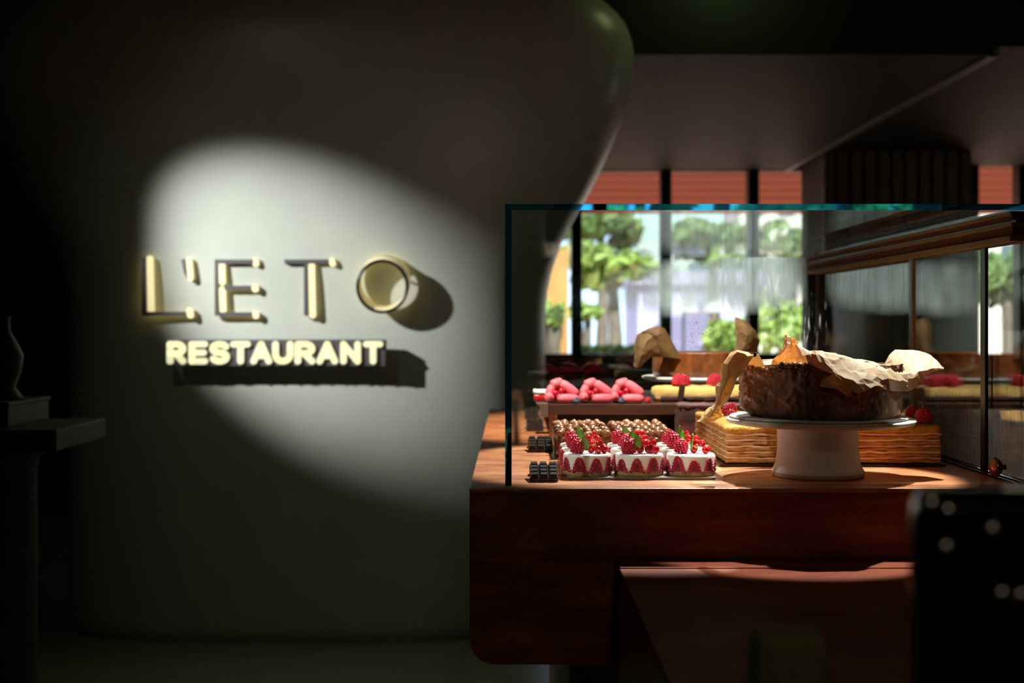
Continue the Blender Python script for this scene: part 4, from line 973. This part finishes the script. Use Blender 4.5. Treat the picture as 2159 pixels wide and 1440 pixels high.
# ---------------------------------------------------------------- outdoors
struct('ground', bx(-20, 30, WY + .12, 70, -.12, -.02), M['pavement'])
aw = thing('awning', 'terracotta ribbed awning outside above the far windows', 'awning', (2.2, 9.9, 2.0))
for k in range(7):
    z1 = PZ(352, 10.1) - k * .052; 
    obj('slat', bx(-.6, 5.0, 9.75 + k * .035, 9.785 + k * .035, z1 - .054, z1), M['awning'], aw, smooth=False)
obj('roller', bx(-.6, 5.0, 9.6, 9.75, PZ(352, 10.1) - .02, PZ(352, 10.1) + .06), M['frame'], aw, smooth=False)
def building(label, x0, x1, y, z1, m, cols, rows_, dep=3, roof=None, wz0=.5):
    t = thing('building', label, 'building', ((x0 + x1) / 2, y, -.02), 'buildings across the street')
    obj('wall', bx(x0, x1, y, y + dep, -.02, z1), m, t, smooth=False)
    w, h = (x1 - x0) / cols, (z1 - wz0) / max(rows_, 1)
    for i in range(cols):
        for j in range(rows_):
            obj('window', bx(x0 + w * (i + .25), x0 + w * (i + .75), y - .05, y - .001, wz0 + h * (j + .2), wz0 + h * (j + .75)), M['window_dark'], t, smooth=False)
    obj('cornice', bx(x0 - .15, x1 + .15, y - .15, y + dep, z1, z1 + .25), roof or m, t, smooth=False)
building('pale blue facade seen through the left panes', PX(1150, 32), PX(1345, 32), 32, 9.5, M['blue_facade'], 2, 3, wz0=4)
building('lavender building behind the green bush', PX(1345, 26), PX(1600, 26), 26, PZ(600, 26), M['lavender'], 3, 1, wz0=2.4)
building('white building with dark windows behind the right trees', PX(1560, 38), PX(1820, 38), 38, 6.0, M['white_wall'], 4, 2, roof=M['roof_tile'], wz0=1.5)
building('white building seen past the wood pillar', PX(1980, 30), PX(2400, 30), 30, 5.2, M['white_wall'], 4, 2, roof=M['roof_tile'], wz0=1.5)
t = thing('pillar', 'tan stone pillar outside at the left end of the windows', 'pillar', (PX(1178, 12), 12, 0))
obj('shaft', bx(PX(1148, 12), PX(1198, 12), 12, 12.25, -.02, PZ(530, 12), .01), M['tan_pillar'], t, smooth=False)
obj('base', bx(PX(1144, 12), PX(1202, 12), 11.96, 12.29, -.02, .3, .01), M['tan_pillar'], t, smooth=False)
def tree(name, label, px, py, Y, r, n, m, squash=.8, trunk=True, seed=0, leaf=.11, cat='tree', group='trees outside the windows'):
    q = random.Random(seed); c = P(px, py, Y); t = thing(name, label, cat, (c.x, Y, -.02), group); b = nb()
    lobes = [(c + Vector((q.uniform(-.7, .7) * r, q.uniform(-.5, .5) * r, q.uniform(-.6, .6) * r * squash)), r * q.uniform(.35, .6)) for _ in range(9)]
    for _ in range(n):
        lc, lr = q.choice(lobes); d = Vector((q.gauss(0, 1), q.gauss(0, 1), q.gauss(0, 1))).normalized() * lr * q.uniform(.5, 1) ** .5; d.z *= squash
        p = lc + d; a = Vector((q.gauss(0, 1), q.gauss(0, 1), q.gauss(0, 1))).normalized(); s = leaf * q.uniform(.6, 1.2)
        u = a.orthogonal().normalized() * s; w = a.cross(u).normalized() * s * .5
        b.faces.new([b.verts.new(p - u), b.verts.new(p + w), b.verts.new(p + u), b.verts.new(p - w)])
    o = obj('foliage', b, m, t, smooth=False); o['kind'] = 'stuff'
    b = nb()
    if trunk: tube(b, [(c.x, Y, -.02), (c.x + .05, Y, c.z * .5), (c.x, Y, c.z)], [.12, .09, .05], 10)
    else: tube(b, [(c.x, Y, -.02), (c.x, Y, max(.1, c.z))], .03, 8)
    for k in range(5):
        l = lobes[k][0]; tube(b, [(c.x, Y, c.z * (.8 if trunk else .4)), l], [.04, .01], 6)
    obj('trunk', b, M['bark'], t)
tree('tree', 'leafy tree behind the leftmost window pane', 1290, 560, 17, .62, 700, M['foliage'], .45, True, 1, .14)
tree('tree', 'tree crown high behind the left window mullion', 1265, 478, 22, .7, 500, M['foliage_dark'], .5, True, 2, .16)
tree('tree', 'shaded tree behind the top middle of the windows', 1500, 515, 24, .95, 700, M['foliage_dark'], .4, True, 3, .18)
tree('tree', 'bright tree behind the right window pane', 1665, 690, 15, .42, 900, M['foliage'], .9, True, 4, .08)
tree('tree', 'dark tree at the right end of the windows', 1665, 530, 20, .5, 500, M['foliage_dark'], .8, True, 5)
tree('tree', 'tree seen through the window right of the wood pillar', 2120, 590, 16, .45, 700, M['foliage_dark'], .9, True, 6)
tree('shrub', 'round bright green bush in front of the lavender building', 1540, 705, 13, .27, 900, M['foliage'], .85, False, 7, .055, 'bush', 'bushes outside the windows')
tree('shrub', 'low leafy plant behind the dark left mullion', 1238, 655, 13, .16, 350, M['foliage'], .6, False, 8, .06, 'bush', 'bushes outside the windows')
tree('shrub', 'potted plant beside the tan pillar outside', 1170, 660, 11.8, .14, 320, M['foliage'], .9, False, 9, .05, 'bush', 'bushes outside the windows')
# hedge outside the sill
q = random.Random(5); b = nb()
for _ in range(2600):
    p = Vector((q.uniform(PX(1225, 10.6), PX(1345, 10.6)), q.uniform(10.5, 10.8), q.uniform(.05, PZ(730, 10.6)))); a = Vector((q.gauss(0, 1), q.gauss(0, 1), q.gauss(0, 1))).normalized(); s = .035
    u = a.orthogonal().normalized() * s; w = a.cross(u).normalized() * s * .6
    b.faces.new([b.verts.new(p - u), b.verts.new(p + w), b.verts.new(p + u), b.verts.new(p - w)])
t = thing('hedge', 'low clipped hedge just outside the window sill', 'hedge', (PX(1285, 10.6), 10.6, -.02)); o = obj('foliage', b, M['foliage'], t, smooth=False); o['kind'] = 'stuff'
obj('planter', bx(PX(1222, 10.6), PX(1348, 10.6), 10.48, 10.82, -.02, .35, .01), M['frame'], t, smooth=False)
# white parasols
for k, (px, nm) in enumerate(((1441, 'left'), (1515, 'middle'), (1588, 'right'))):
    c = P(px, 646, 20); t = thing('parasol', f'white parasol outside before the lavender building, {nm} of three', 'parasol', (c.x, 20, -.02), 'white parasols outside')
    b = nb(); lathe([(.24, c.z - .08), (.22, c.z), (.12, c.z + .07), (0, c.z + .12)], 8, c.x, 20, bm=b); bmesh.ops.solidify(b, geom=b.faces[:], thickness=.01); obj('canopy', b, M['white_canvas'], t, smooth=False)
    b = nb(); tube(b, [(c.x, 20, -.02), (c.x, 20, c.z + .1)], .02, 8); obj('pole', b, M['frame'], t)
